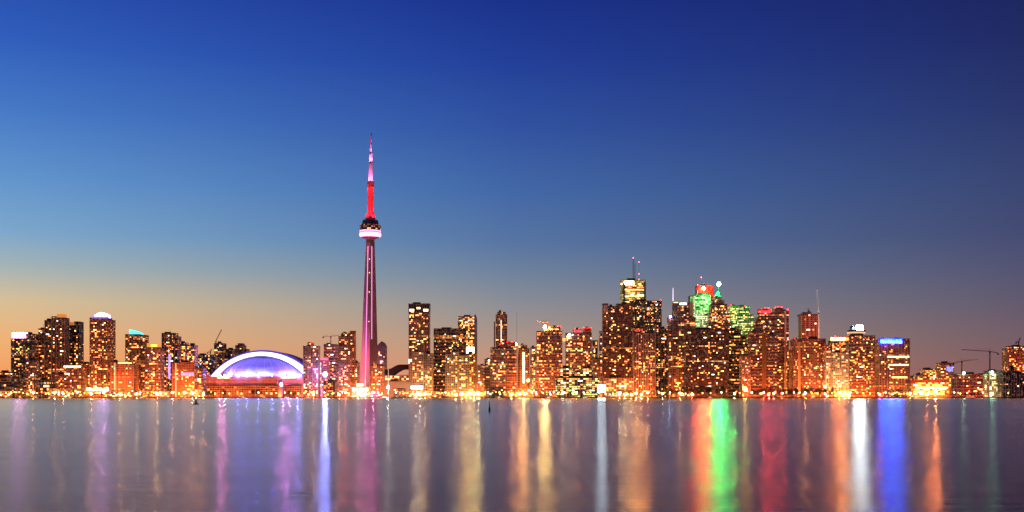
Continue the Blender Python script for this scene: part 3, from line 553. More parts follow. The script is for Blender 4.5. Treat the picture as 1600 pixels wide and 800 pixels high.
# --- low right
r = building('ferry_terminal', 'long low ferry terminal blazing with yellow light under a dark red roof', 'the blazing low terminal', 2370, [bx(1424,1482,597,d=30)], facade((0.55,0.28,0.1), 4.2, 4, p=0.55, run=4, hot=(1,0.75,0.25)), 'terminal', 46, up=0.6, upc=(1,0.42,0.08), updist=22, wsize=(1.6,1))
part(r, 'roof_slab', 1422, 1475, 593.5, 598, mat('red_roof', (0.25,0.03,0.02), 0.8), -2, 28); part(r, 'lit_floor', 1433, 1480, 604.8, 607.2, emis((1,0.78,0.3), 4), -0.8, 0.6)
building('office_block', 'small block of tight yellow windows behind the ferry terminal', 'the tight-windowed block', 2640, [bx(1443,1465.5,577), bx(1434,1443,586,dy=2)], facade((0.3,0.2,0.14), p=0.65), 'building', 40, up=0.6)
r = building('office_block', 'small block with a blue lit patch near its top, behind the terminal', 'the blue-patched block', 2600, [bx(1469.5,1491,567.5)], facade((0.3,0.12,0.08), p=0.35), 'building', 24, up=0.9)
for i in range(5): part(r, 'blue_panel', 1479+i*2.1, 1480.6+i*2.1, 572.5+(i % 2)*1.6, 579.5+(i % 3), emis((0.08,0.2,1.0), 2.2), -0.7, 0.4)
building('office_block', 'dark red balconied block with red-lit edges near the right end', 'the dark red balconied block', 2440, [bx(1494.5,1536,585)], facade((0.26,0.06,0.045), 3.4, 3.6, p=0.08), 'building', 16, up=0.35, bands=0.7, upc=(1,0.12,0.04), fins=12)
building('construction_block', 'unfinished concrete frame lit green from a crane lamp', 'the green-lit concrete frame', 2460, [bx(1537.5,1545,584,dy=3), bx(1545,1566,580)], facade((0.4,0.42,0.3), 3.6, 4.4, p=0.3, hot=(0.6,1,0.6), warm=(0.9,0.6,0.2)), 'building', 34, up=0.4, bands=0.8, fins=9, upc=(1,0.5,0.15), wm=[WGREEN[0],WINMESH[0],WINMESH[3]])
building('warehouse', 'black windowless warehouse block at the right edge', 'the black warehouse', 2420, [bx(1567,1640,583), bx(1579.5,1585.5,572,base=583,dy=4,d=8)], facade((0.02,0.012,0.012), p=0.03), 'warehouse', 3, up=0.06)
building('office_tower', 'glowing orange tower cut by the right edge of the picture', 'the orange tower at the edge', 2640, [bx(1573.5,1598,545), bx(1580,1606,541,dy=2)], facade((0.55,0.17,0.08), 3.6, 3.6, p=0.3), 'tower', 26, up=2.2, red=((1575,544),))
# low back row that closes the gaps between towers
back = [(-30,16,600,(0.2,0.08,0.06),'low far block closing the skyline at the left end'), (123,141,596,ROSE,'low far block left of the violet-crowned tower base'), (551,577,596,ORG,'low far block directly behind the concrete tower foot'),
        (742,772,588,TAN,'low far block behind the dim low block'), (1225,1245,580,BRICK,'low far block right of the red-crowned tower base'), (1366,1376,585,ORG,'narrow far block in the gap left of the blue-signed hotel'), (1420,1445,590,BRICK,'low far block right of the blue-signed hotel'), (1489,1500,590,BRICK,'narrow far block left of the dark red balconied block'), (936,945,575,ORG,'narrow far block left of the big brown tower base')]
for x0, x1, tp, c, l in back:
    building('city_block', l, 'the low far blocks', 2720, [bx(x0, x1, tp)], facade(c, p=0.4), 'building', 8, up=0.6, group='low far blocks in the skyline gaps')
light_windows()
print('windows', NWIN[0])

# ------------------------------------------------------------------ stadium
YS = 2560.0; ks = S(YS)
st = empty('stadium', (PX(400,YS), YS, GZ), 'domed stadium with a white arched roof glowing blue over an orange drum', 'stadium')
ox, oz = st.location.x, st.location.z
X = lambda p: PX(p,YS)-ox
Z = lambda p: PZ(p,YS)-oz
drum_m = facade((0.58,0.27,0.15), 7.0, 6.0, wf=(0.2,0.5), wz=(0.45,0.6), p=0.03, dimst=0)
MB().profile([(X(318),0),(X(474),0),(X(474),Z(588)),(X(327),Z(588)),(X(322),Z(583)),(X(319),Z(584))], 0, 150).build('wall', mat('drum_concrete', (0.62,0.32,0.2), 0.85), st)
MB().box(X(322), X(472), -4, -0.003, 0, Z(602)).build('lower_gallery', facade((0.5,0.26,0.13), 4.5, 5, p=0.35, run=2, hot=(1,0.7,0.3)), st)
MB().box(X(321), X(473), -5, -4.003, Z(602.5), Z(601.6)).build('ledge', M_DARK, st)
for a, c in ((339.5,359.5),(439,462)): MB().box(X(a), X(c), -0.8, -0.003, Z(591.3), Z(588.6)).build('light_strip', emis((1,0.62,0.08), 2.0), st)
for i in range(14):
    a = 326+i*10.6; MB().box(X(a), X(a+0.9), -1.0, -0.003, Z(601.3), Z(591.8)).build('pier', M_ORANGE, st)
CX = 407.0
def arc(hw, top, base, n=40):          # arch outline in photo units: half width hw, crown row, springing row
    h = base-top; rr = (hw*hw+h*h)/(2*h); cy = top+rr
    a0 = math.asin(min(1, hw/rr)); return [(CX+rr*math.sin(-a0+2*a0*i/n), cy-rr*math.cos(-a0+2*a0*i/n)) for i in range(n+1)]
def shell(o_, i_, y0, y1, name, m):      # band between two arches; may slope in depth
    n = len(o_); b = MB()
    for (px, py), yy in [(p, y0) for p in o_]+[(p, y1) for p in i_]: b.v.append((X(px), yy, Z(py)))
    for (px, py), yy in [(p, y0+2.5) for p in o_]+[(p, y1+2.5) for p in i_]: b.v.append((X(px), yy, Z(py)))
    for i in range(n-1):
        b.f += [(n+i, n+i+1, i+1, i), (2*n+i, 2*n+i+1, 3*n+i+1, 3*n+i), (i, i+1, 2*n+i+1, 2*n+i), (3*n+i, 3*n+i+1, n+i+1, n+i)]
    b.f += [(0, 2*n, 3*n, n), (n-1, 2*n-1, 4*n-1, 3*n-1)]
    return b.build(name, m, st)
M_ROOFW = mat('blue_lit_membrane', (0.2,0.2,0.46), 0.6, noise=0.06, nscale=0.05)  # white roof; its blue floodlighting is put into the base colour
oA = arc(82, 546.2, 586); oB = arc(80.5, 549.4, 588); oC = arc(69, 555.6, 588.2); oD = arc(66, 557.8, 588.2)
bar_ = MB(); n = len(oA)                # big barrel vault behind the arch
for yy in (24, 150):
    for px, py in oA: bar_.v.append((X(px), yy, Z(py)))
for i in range(n-1): bar_.f.append((i, i+1, n+i+1, n+i))
bar_.f.append(tuple(range(n, 2*n)))
bar_.build('vault', mat('blue_lit_roof', (0.30,0.26,0.55), 0.5), st)  # blue light on the white vault is put into its colour
shell(oA, oB, 24, 16, 'arch_rim', mat('rim_violet_glow', (0.32,0.24,0.75), 0.5, emit=(0.16,0.09,0.8), est=0.55))  # violet glow put in as emission; the rim is no lamp
shell(oB, oC, 15, 4, 'arch_panel', mat('lit_membrane', (0.85,0.85,0.9), 0.5, noise=0.05, emit=(0.62,0.60,1.0), est=3.6))  # floodlighting on the arch fabric put in as emission
shell(oC, oD, 9, 8, 'arch_seam', M_DARK)
# lower quarter dome, ribbed
dm = MB(); NA, NR = 44, 16
hw = 66*ks; hh = (588.2-557.8)*ks; cxm = X(CX); z0 = Z(588.2)
for j in range(NR+1):
    t = j/NR*math.pi/2
    for i in range(NA+1):
        a = math.pi*i/NA
        rib = 1.0 if i % 4 else 1.006
        dm.v.append((cxm-hw*math.cos(a)*math.cos(t)*rib, 46-38*math.sin(a)*math.cos(t)*rib, z0+hh*math.sin(t)))
for j in range(NR):
    for i in range(NA):
        p = j*(NA+1)+i; dm.f.append((p, p+1, p+NA+2, p+NA+1))
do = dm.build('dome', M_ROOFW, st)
sb = MB()
for i in range(2, NA-1, 3):
    a = math.pi*i/NA
    prev = None
    for j in range(0, NR):
        t = j/NR*math.pi/2; p = (cxm-hw*math.cos(a)*math.cos(t)*1.004, 46-38*math.sin(a)*math.cos(t)*1.004-0.1, z0+hh*math.sin(t))
        if prev: sb.bar(prev, p, 0.35)
        prev = p
sb.build('dome_seams', mat('seam', (0.5,0.5,0.62), 0.5), st)
MB().ball((X(425), 4, Z(588.5)), 5*ks, 16, 8, 0.35).build('roof_vent', M_DARK, st)
for i, (a, e) in enumerate(((352,1.0),(368,1.3),(384,1.5),(400,1.5),(414,1.0),(440,1.4),(456,1.5),(470,1.1))):
    ld = bpy.data.lights.new('dome_floodlight', 'SPOT'); ld.energy = 270000*e; ld.color = (0.07,0.055,1.0) if i % 2 else (0.10,0.13,1.0); ld.spot_size = math.radians(160); ld.spot_blend = 0.7; ld.shadow_soft_size = 0.5
    lo = bpy.data.objects.new('dome_floodlight', ld); COL.objects.link(lo); lo.parent = st
    yy = 46-38*math.sqrt(max(0, 1-((a-CX)/66)**2)); lo.location = (X(a), yy-9, Z(588)+1.2); lo.rotation_euler = (math.radians(115),0,0)
for a in (335, 370, 405, 440, 465):
    ld = bpy.data.lights.new('uplight', 'SPOT'); ld.energy = 50000; ld.color = (1,0.24,0.04); ld.spot_size = math.radians(140); ld.spot_blend = 0.6
    lo = bpy.data.objects.new('uplight', ld); COL.objects.link(lo); lo.parent = st; lo.location = (X(a), -34, 4); lo.rotation_euler = (math.radians(112),0,0)
for a, col_, l_ in ((344,(1,0.2,0.5),900),(351,(1,0.2,0.6),700),(443,(0.9,0.2,0.9),900),(452,(0.9,0.2,0.9),900),(466,(0.2,0.2,1),900),(372,(0.1,0.15,1),600),(386,(0.1,0.15,1),450),(404,(0.1,0.15,1),500),(425,(0.1,0.15,1),500)):
    MB().ball((X(a), -1.5, Z(586.6)), 1.0*ks, 10, 6).build('edge_lamp', emis(col_, l_), st)
part_ = MB().box(X(438.5), X(444.5), -26, -14, 0, Z(594)).build('stair_tower', mat('stair_concrete', (0.3,0.2,0.28), 0.8), st)
MB().ball((X(443.3), -27, Z(601)), 2.0*ks, 10, 6, 1.6).build('stair_lamp', emis((1,0.85,1.0), 7), st)

# ------------------------------------------------------------------ the great concrete tower
YT = 2580.0; kt = S(YT)
tw = empty('communications_tower', (PX(576.2,YT), YT, GZ), 'very tall tapering concrete tower with round glowing pod and red-pink lit mast', 'tower')
tw.rotation_euler = (0, math.radians(0.52), 0)
Zt = lambda p: PZ(p,YT)-GZ
def ysec(L, w, cr_):
    pts = []
    for k in range(3):
        a = math.radians(-90+120*k); d = Vector((math.cos(a), math.sin(a))); nn = Vector((-d.y, d.x))
        pts += [tuple(d*L-nn*w*0.42), tuple(d*L+nn*w*0.42), tuple(d*cr_+nn*w*0.5)]
        a2 = a+math.radians(60); e = Vector((math.cos(a2), math.sin(a2))); e2 = Vector((-e.y, e.x))
        pts += [tuple(e*cr_*0.95-e2*w*0.20), tuple(e*cr_*0.95+e2*w*0.20)]
        a3 = a+math.radians(120); d3 = Vector((math.cos(a3), math.sin(a3))); n3 = Vector((-d3.y, d3.x)); pts += [tuple(d3*cr_-n3*w*0.5)]
    return pts
rows = [(620,17.6),(605,16.0),(590,15.0),(560,13.3),(530,12.1),(500,11.1),(480,10.5),(440,9.1),(410,7.9),(385,6.9),(372,6.6)]
sh = MB(); secs = []
for _, l in rows:
    w_ = 5.4+(l-6.6)*0.38; secs.append(ysec((l*kt-0.21*w_)/0.866, w_, 4.8+(l-6.6)*0.30))
K = len(secs[0])
for (py, l), sec in zip(rows, secs):
    for x_, y_ in sec: sh.v.append((x_, y_, Zt(py)))
for j in range(len(rows)-1):
    for i in range(K): sh.f.append((j*K+i, j*K+(i+1) % K, (j+1)*K+(i+1) % K, (j+1)*K+i))
sh.f.append(tuple((len(rows)-1)*K+i for i in range(K)))
sh.build('shaft', mat('shaft_concrete', (0.30,0.21,0.20), 0.85, nscale=0.05), tw)
for sx_ in (-1, 1):                     # light strips in the valleys beside the front leg
    b = MB()
    for (p0, l0), (p1, l1) in zip(rows[(1 if sx_ < 0 else 4):-2], rows[(2 if sx_ < 0 else 5):-1]):
        q0 = (sx_*(3.9+(l0-6.6)*0.34), -3.6-(l0-6.6)*0.30, Zt(p0)); q1 = (sx_*(3.9+(l1-6.6)*0.34), -3.6-(l1-6.6)*0.30, Zt(p1)); b.bar(q0, q1, 1.15)
    b.build('light_strip', emis((1.0,0.24,0.62), 1.7), tw)
for p in (406, 427, 457, 503, 550):
    MB().ball((0.6, -13.5-(p-400)*0.02, Zt(p)), 0.9, 8, 5).build('service_lamp', emis((1,0.5,0.3), 4), tw)
def lathe_px(name, prof, m, seg=40): return MB().lathe([(r_*kt, Zt(p)) for r_, p in prof], seg).build(name, m, tw)
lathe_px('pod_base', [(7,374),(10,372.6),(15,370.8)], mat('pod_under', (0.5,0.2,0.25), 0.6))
lathe_px('radome_ring', [(15,370.7),(16.6,369),(17.2,366.8),(16.6,364.2),(16.0,363.8)], emis((1,0.36,0.72), 2.4))  # LED light falling on the radome from below, put in as emission
lathe_px('pod_groove', [(15.8,363.7),(15.2,363.4),(15.2,362.4),(15.8,362.2)], mat('groove', (0.4,0.12,0.3), 0.6, emit=(0.8,0.2,0.6), est=0.5))
lathe_px('radome_ring', [(16.2,362.1),(16.6,361.4),(16.2,360.6)], emis((1,0.4,0.75), 2.0))
lathe_px('pod_wall', [(15.8,360.5),(16.2,358),(16.8,354),(16.2,352)], facade((0.16,0.07,0.07), 4.2, 4.2, p=0.5, hot=(1,0.7,0.3), warm=(1,0.25,0.2), st=1.6))
lathe_px('pod_roof', [(16.2,351.9),(13,350.8),(12.6,347.3),(12.4,346.4)], mat('pod_dark', (0.035,0.03,0.06), 0.5))
lathe_px('upper_deck', [(12.0,346.3),(12.0,344.2),(9,343.9)], mat('deck_dark', (0.05,0.045,0.06), 0.5))
M_MAST = mat('mast_paint', (0.75,0.72,0.72), 0.6, noise=0.08)
M_MRED = mat('mast_red_light', (0.62,0.16,0.16), 0.6, noise=0.08)  # red floodlight on the mast is put into this base colour
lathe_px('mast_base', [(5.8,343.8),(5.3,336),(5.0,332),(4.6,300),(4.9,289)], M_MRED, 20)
for i in range(6):
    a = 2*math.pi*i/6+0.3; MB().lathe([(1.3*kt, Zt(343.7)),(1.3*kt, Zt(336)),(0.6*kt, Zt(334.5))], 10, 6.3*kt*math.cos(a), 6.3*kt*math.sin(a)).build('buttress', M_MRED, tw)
lathe_px('mast_collar', [(5.6,288.8),(5.9,285.5),(4.2,284)], mat('collar', (0.5,0.25,0.1), 0.5))
lathe_px('mast_middle', [(3.8,283.8),(3.5,268),(3.1,255.2)], M_MAST, 16)
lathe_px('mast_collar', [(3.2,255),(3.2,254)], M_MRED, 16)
lathe_px('mast_upper', [(2.8,253.4),(2.5,240.4)], M_MAST, 14)
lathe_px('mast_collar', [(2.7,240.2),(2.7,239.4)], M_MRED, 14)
lathe_px('mast_upper', [(1.8,238.8),(1.1,225)], M_MAST, 12)
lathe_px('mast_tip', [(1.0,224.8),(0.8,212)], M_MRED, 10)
lathe_px('mast_point', [(0.9,211.8),(0.4,207.5)], M_DARK, 10)
def tl(px_off, py, d, e, col, rot, size=100):
    ld = bpy.data.lights.new('tower_wash_light', 'SPOT'); ld.energy = e; ld.color = col; ld.spot_size = math.radians(size); ld.spot_blend = 0.8; ld.shadow_soft_size = 0.3
    lo = bpy.data.objects.new('tower_wash_light', ld); COL.objects.link(lo); lo.parent = tw; lo.location = (px_off, d, Zt(py)); lo.rotation_euler = (math.radians(rot),0,0)
for sx_ in (-9, 9): 
    tl(sx_, 343, -15, 260000, (1,0.012,0.03), 155); tl(sx_*0.7, 290, -11, 60000, (1,0.012,0.03), 20)
    tl(sx_*0.9, 288, -13, 90000, (1,0.16,0.6), 160); tl(sx_*0.7, 256, -10, 42000, (1,0.2,0.65), 160); tl(sx_*0.6, 242, -9, 20000, (1,0.2,0.5), 165)
    tl(sx_*0.4, 225, -5, 5000, (1,0.1,0.15), 168)
tl(-35, 560, -60, 420000, (1,0.12,0.28), 100, 150)  # added mid-air light, evens out the pink on the shaft
tl(-30, 615, -50, 260000, (1,0.35,0.12), 120, 130); tl(24, 600, -40, 90000, (1,0.25,0.35), 130, 130)
tl(-14, 376, -24, 20000, (0.8,0.2,0.4), 20, 140)
# the entry pavilion below the tower
r = building('entrance_pavilion', 'white blazing pavilion at the foot of the great concrete tower', 'the blazing white pavilion', 2400, [bx(549,577,604,d=14)], facade((0.6,0.5,0.35), 4, 4, p=0.8, run=4, hot=(1,0.9,0.6)), 'pavilion', 0, up=0.45, upc=(1,0.7,0.35), updist=16)
for i in range(5): part(r, 'lit_bay', 551+i*5.1, 555+i*5.1, 606+(i % 2), 611, emis((1,0.62,0.25), 4.5), -3, 2); part(r, 'upper_light', 557, 567, 599.5, 603, emis((1,0.85,0.45), 3.5), 2, 3)

# ------------------------------------------------------------------ cranes
def crane(label, px, base, top, Y, jib, cj, jy=None, col=None, ref=None):
    m = mat('crane_paint', col or (0.25,0.16,0.12), 0.5)
    z0, z1 = PZ(base,Y), PZ(top,Y); x = PX(px,Y)
    o = empty('tower_crane', (x, Y+8, z0), label, 'crane', 'construction cranes over the skyline')
    MB().truss((0,0,0), (0,0,z1-z0), 1.7, 0.5, 3.2).build('mast', m, o)
    MB().box(-1.3, 1.3, -1.6, 1.2, z1-z0-0.5, z1-z0+1.8).build('cab', M_DARK, o)
    jx, jz = PX(jib[0],Y)-x, PZ(jib[1],Y)-z0; MB().truss((0,0,z1-z0+2.4), (jx,0,jz), 1.2, 0.42, 3).build('jib', m, o)
    if cj:
        cx_, cz_ = PX(cj[0],Y)-x, PZ(cj[1],Y)-z0
        MB().truss((0,0,z1-z0+2.4), (cx_,0,cz_), 1.2, 0.42, 3).build('counter_jib', m, o)
        MB().box(cx_-1.6, cx_+1.6, -1, 1, cz_-3.4, cz_-0.7).build('counterweight', M_DARK, o)
        MB().bar((0,0,z1-z0+2), (0,0,z1-z0+8), 0.5, 0.3).bar((0,0,z1-z0+8), (jx*0.6,0,(z1-z0+2.4)*0.4+jz*0.6+0.6), 0.2).bar((0,0,z1-z0+8), (cx_,0,cz_+0.6), 0.2).build('tie_frame', m, o)
    return o
crane('dark luffing crane on the unfinished tower left of the stadium, boom raised', 336, 537, 534, 2820, (345,514.5), None)
crane('small luffing crane behind the dark blue-windowed block', 327.5, 556, 551, 2860, (330,545), (323,550))
crane('small tower crane with level jib above the dark tower beside the pink block', 516, 538, 527, 2620, (530,523.5), (504,525.5), col=(0.4,0.45,0.25))
crane('orange-lit crane on the left banded twin by its star-bright lamp', 853, 511, 505.5, 2475, (838,501.5), (858,504.5), col=(0.6,0.2,0.08))
crane('tall pale luffing crane with near-vertical boom beside the rust-red core', 1280.5, 530, 490, 2600, (1278,452), None, col=(0.7,0.6,0.5))
crane('small orange tower crane with green lamp at its foot, far right', 1505, 585, 566, 2460, (1530,561.5), (1492,567.5), col=(0.5,0.2,0.08))
crane('large dark tower crane with long level jib, far right', 1549, 580, 550.5, 2470, (1505,546), (1562,551.5), col=(0.2,0.1,0.09))
crane('short dark crane tip on the orange tower at the right edge', 1594, 541, 535, 2650, (1597,527), (1590,534))
crane('tiny dark crane on top of the rust-red core', 1264.5, 491.5, 487, 2625, (1263.5,482), (1268,487))
# thin mast beside the rounded banded tower, and the lamp poles
def pole_thing(name, label, cat, px, ytop, ybot, Y, w, m, lamp=None, lr=1.0, group=None):
    z0 = PZ(ybot,Y) if ybot < 617 else GZ
    o = empty(name, (PX(px,Y), Y, z0), label, cat, group)
    MB().bar((0,0,0), (0,0,PZ(ytop,Y)-z0), w, w*0.6).build('pole', m, o)
    if lamp: MB().ball((0,-0.6,PZ(ytop,Y)-z0+lr*0.8), lr, 10, 7).build('lamp', lamp, o)
    return o
pole_thing('radio_mast', 'thin tall radio mast between the rounded banded tower and the orange tower', 'mast', 807.5, 488, 620, 2500, 0.7, M_STEEL)
pole_thing('roof_mast', 'short spike mast with a red lamp above the red beacon tower', 'mast', 1095.5, 434, 447, 2915, 0.35, M_STEEL, emis((1,0.1,0.12), 10), 1.2)
o = pole_thing('flagpole', 'tall glowing white pole beside the floodlit orange slab', 'flagpole', 179.5, 567, 620, 2380, 0.8, emis((1,0.85,0.35), 2.0)); 
o = pole_thing('flagpole', 'tall glowing white pole before the lilac-banded orange block', 'flagpole', 274.8, 567, 620, 2380, 0.8, emis((1,0.85,0.35), 2.0))
o = pole_thing('harbour_mast', 'white tapering floodlit mast right of the tower-foot orange block', 'mast', 606.8, 577, 620, 2390, 1.5, mat('white_mast', (0.8,0.8,0.75), 0.6, emit=(1,0.85,0.6), est=0.5))
o = pole_thing('dark_pole', 'dark slender pole in front of the rounded banded tower', 'pole', 787, 583, 620, 2345, 0.9, M_DARK)

# ------------------------------------------------------------------ bright special lamps
def flood(label, px, py, Y, col, L, rp, name='floodlight', ybot=None, depth=0):
    k = S(Y); z = PZ(py,Y); z0 = GZ if ybot is None else PZ(ybot,Y)
    o = empty(name, (PX(px,Y), Y, z0), label, 'lamp')
    MB().bar((0,0,0), (0,0,z-z0), 0.6, 0.45).build('pole', M_STEEL, o)
    MB().ball((0,-1.2,z-z0), rp*k, 12, 8).build('lamp', emis(col, L), o)
    MB().lathe([(rp*k*0.6, z-z0+rp*k), (rp*k*0.9, z-z0+rp*k+0.4)], 10, 0, -1.2).build('hood', M_DARK, o)
    return o
flood('huge violet-white floodlight between the pink block and the dark tower', 508, 585, 2455, (0.25,0.27,1.0), 560, 3.0)
flood('white star-bright lamp at the foot of the white mast', 606.5, 605, 2385, (1.0,0.95,0.75), 90, 1.8)
flood('bright yellow star lamp on the quay under the blade-fin tower', 747, 614.5, 2340, (1.0,0.72,0.25), 260, 2.0)
flood('amber lamp on the roof where the rounded and orange towers meet', 806, 538, 2462, (1.0,0.45,0.12), 140, 2.0, ybot=545)
flood('amber lamp low beside the orange light-line tower', 825, 594.5, 2400, (1.0,0.5,0.08), 70, 1.8)
flood('star-bright orange roof lamp on the left banded twin', 851.5, 511, 2452, (1.0,0.55,0.14), 600, 2.3, ybot=518)
flood('white round lamp above the gap between the banded twins', 889.5, 524, 2448, (1.0,0.90,0.7), 14, 2.4, ybot=532)
flood('red beacon ball glowing on the dark red tower', 1099.5, 450.5, 2890, (1.0,0.035,0.015), 1600, 2.4, 'beacon', ybot=458)
flood('green beacon blazing above the stepped gold spire', 1123, 444, 2772, (0.015,1.0,0.16), 1200, 2.9, 'beacon', ybot=455)
flood('large amber lamp on the shore below the orange grid block', 1164, 608, 2345, (1.0,0.45,0.07), 70, 3.0)
flood('orange lamp before the blazing ferry terminal, right of two', 1462, 611.5, 2338, (1.0,0.20,0.05), 1100, 1.7)
flood('orange lamp before the blazing ferry terminal, left of two', 1448, 616.5, 2336, (1.0,0.18,0.05), 900, 1.2)
flood('green-white lamp at the foot of the small orange crane', 1505.5, 583, 2436, (0.5,1.0,0.55), 26, 1.9, ybot=586)
flood('green lamp on the unfinished concrete frame', 1550, 581.5, 2452, (0.25,1.0,0.6), 26, 2.0, ybot=585)
flood('red lamp low on the quay left of the tower foot', 540, 613, 2350, (1.0,0.08,0.03), 260, 1.5)
flood('white round lamp on the low roof before the cream grid block', 1288.5, 604, 2400, (1.0,0.9,0.6), 8, 2.0)
flood('white lamp at the edge of the narrow grey block', 764, 563.5, 2632, (0.8,0.9,1.0), 8, 1.3, ybot=566)
flood('turquoise lamp on the quay before the lilac-banded orange block', 289, 613.5, 2345, (0.1,0.9,0.75), 5, 2.2)
ld = bpy.data.lights.new('green_wash', 'SPOT'); ld.energy = 25000; ld.color = (0.2,1.0,0.25); ld.spot_size = math.radians(70); ld.spot_blend = 1
lo = bpy.data.objects.new('green_wash', ld); COL.objects.link(lo); lo.location = (PX(1101,2700), 2712, PZ(520,2700)); lo.rotation_euler = (math.radians(128), 0, 0)
ld = bpy.data.lights.new('red_wash', 'SPOT'); ld.energy = 120000; ld.color = (1,0.04,0.03); ld.spot_size = math.radians(120); ld.spot_blend = 1
lo = bpy.data.objects.new('red_wash', ld); COL.objects.link(lo); lo.location = (PX(1101,2870), 2872, PZ(452,2870)); lo.rotation_euler = (math.radians(100), 0, 0)
# bright white screen on the quay
o = empty('screen_board', (PX(940,2350), 2350, GZ), 'blank blinding white screen board right of the yellow-lit black block', 'screen')
MB().box(-6*S(2350), 6*S(2350), 0, 1.5, PZ(613,2350)-GZ, PZ(601,2350)-GZ).build('screen', emis((0.8,0.88,1.0), 34), o)
MB().box(-6.5*S(2350), 6.5*S(2350), 1.55, 2.4, PZ(614,2350)-GZ, PZ(600.4,2350)-GZ).build('frame', M_DARK, o)
for s1 in (-5, 5): MB().bar((s1*S(2350),1.9,0), (s1*S(2350),1.9,PZ(613,2350)-GZ), 0.6).build('leg', M_STEEL, o)
o = empty('billboard', (PX(651,2360), 2360, GZ), 'pale blue-white glowing billboard below the pale balcony-grid block', 'billboard')
MB().box(-9*S(2360), 9.5*S(2360), 0, 1.2, PZ(607.8,2360)-GZ, PZ(603,2360)-GZ).build('panel', emis((0.72,0.9,1.0), 4.5), o)
MB().box(-10.4*S(2360), 9.6*S(2360), 1.25, 1.9, PZ(608.4,2360)-GZ, PZ(601.6,2360)-GZ).build('frame', emis((0.1,0.3,0.9), 0.5), o)
for s1 in (-8, 8): MB().bar((s1*S(2360),1.6,0), (s1*S(2360),1.6,PZ(608,2360)-GZ), 0.5).build('leg', M_STEEL, o)

# ------------------------------------------------------------------ waterfront pavilions
ORD = ['first','second','third','fourth','fifth','sixth','seventh','eighth','ninth','tenth']
def ref_at(px):
    c = [r for r in BLD if r['x0']-1 <= px <= r['x1']+1 and r['ref'] != 'the low far blocks']
    if not c: c = sorted([r for r in BLD if r['ref'] != 'the low far blocks'], key=lambda r: abs((r['x0']+r['x1'])/2-px))[:1]
    if 320 < px < 472: return 'the stadium'
    return min(c, key=lambda r: r['Y'])['ref']
def label_group(items, fmt, fmt1):
    """items: list of (px, key); -> labels with an ordinal inside each key"""
    by = {}
    for i, (px, k) in enumerate(items): by.setdefault(k, []).append((px, i))
    out = {}
    for k, l in by.items():
        l.sort()
        for j, (px, i) in enumerate(l):
            out[i] = fmt1.format(k=k) if len(l) == 1 else fmt.format(o=ORD[j] if j < 10 else str(j+1)+'th', n=len(l), k=k)
    return out
pav = [(-20,-2,609),(4,24,611),(28,40,606),(42,58,608),(80,98,607),(100,118,606),(120,132,608),(175,196,610),(198,224,612),(226,250,609),(252,268,611),(300,316,608),(478,494,610),(508,520,612),(580,596,611),(616,636,607),(640,662,609),(664,690,611),(694,716,609),(718,736,608),(764,786,605),(792,812,609),(820,840,608),(842,862,609),(950,968,612),(1300,1326,606),(1380,1400,609),(1402,1420,608),(1060,1080,612)]
items = [((a+b_)/2, ref_at((a+b_)/2)) for a, b_, _ in pav]
labs = label_group(items, '{o} small glowing pavilion from the left before {k}', 'small glowing pavilion on the quay before {k}')
pc = [((1,0.55,0.16),4.0), ((1,0.38,0.07),3.6), ((1,0.75,0.35),3.6), ((1,0.25,0.04),3.0), ((0.8,1,0.3),2.2)]
for i, (a, b_, tp) in enumerate(pav):
    Y = 2350-3*(i % 2)
    if 764 == a: c = ((1,0.8,0.5), 0.5)
    else: c = pc[R.randrange(5)]
    o = empty('pavilion', (PX((a+b_)/2,Y), Y-14, GZ), labs[i], 'pavilion', 'small pavilions along the quay')
    w = (b_-a)*S(Y)/2; h = PZ(tp,Y)-GZ; dk = a == 764
    MB().box(-w, w, 0, 9, 0, h).build('wall', facade((0.03,0.03,0.02) if dk else R.choice([ORG,TAN,BRICK]), 3.6, 3, p=0.1 if dk else 0.55, st=2.2), o)
    MB().box(-w-0.6, w+0.6, -2.2, 9.4, h+0.003, h+0.6).build('roof', M_DARK, o)
    n = max(2, int(w/2.2))
    for j in range(n):
        if R.random() < 0.25: continue
        x = -w+(j+0.5)*2*w/n; hh_ = R.uniform(1.3, min(h-0.8, 3.2)); z_ = R.uniform(0.6, max(0.7, h-hh_-0.6))
        MB().box(x-w/n*0.62, x+w/n*0.62, -0.35, -0.004, z_, z_+hh_).build('shop_window', emis(*(c if R.random() < 0.75 else pc[R.randrange(5)]), 'NONE'), o)
# ------------------------------------------------------------------ street lamps
def lamp_proto(col, L, rad, h):
    o = bpy.data.objects.new('street_lamp', None); COL.objects.link(o)
    MB().lathe([(0.22,0),(0.14,h)], 8).build('pole', M_STEEL, o)
    MB().bar((0,0,h-0.1), (0,-1.6,h+0.4), 0.16).build('arm', M_STEEL, o)
    MB().ball((0,-1.7,h+0.2), rad, 10, 6, 0.85).build('lantern', emis(col, L, 'NONE'), o)
    return o
kinds = [('amber', (1,0.30,0.04), 26, 0.95, 8), ('yellow', (1,0.55,0.13), 30, 1.0, 7), ('white', (1,0.8,0.5), 26, 0.9, 9), ('greenish', (0.8,1.0,0.3), 16, 1.0, 6), ('orange', (1,0.18,0.025), 22, 0.9, 10)]
protos = [lamp_proto(*k[1:]) for k in kinds]; pused = [False]*5
lx = []; x = -20.0
while x < 1490:
    dense = 0.62 if (620 < x < 870 or 0 < x < 130) else (2.2 if 1000 < x < 1290 else 1.0)
    x += R.uniform(5.5, 14)*dense; lx.append(x)
lx += [1175,1188,1208,1240,1268,1277,1300,1500,1535,1575]
items = [(p, ref_at(p)) for p in lx]
kk = [R.choices(range(5), [4,5,3,1 if not 620 < p < 860 else 3,3])[0] for p in lx]
ky = {}
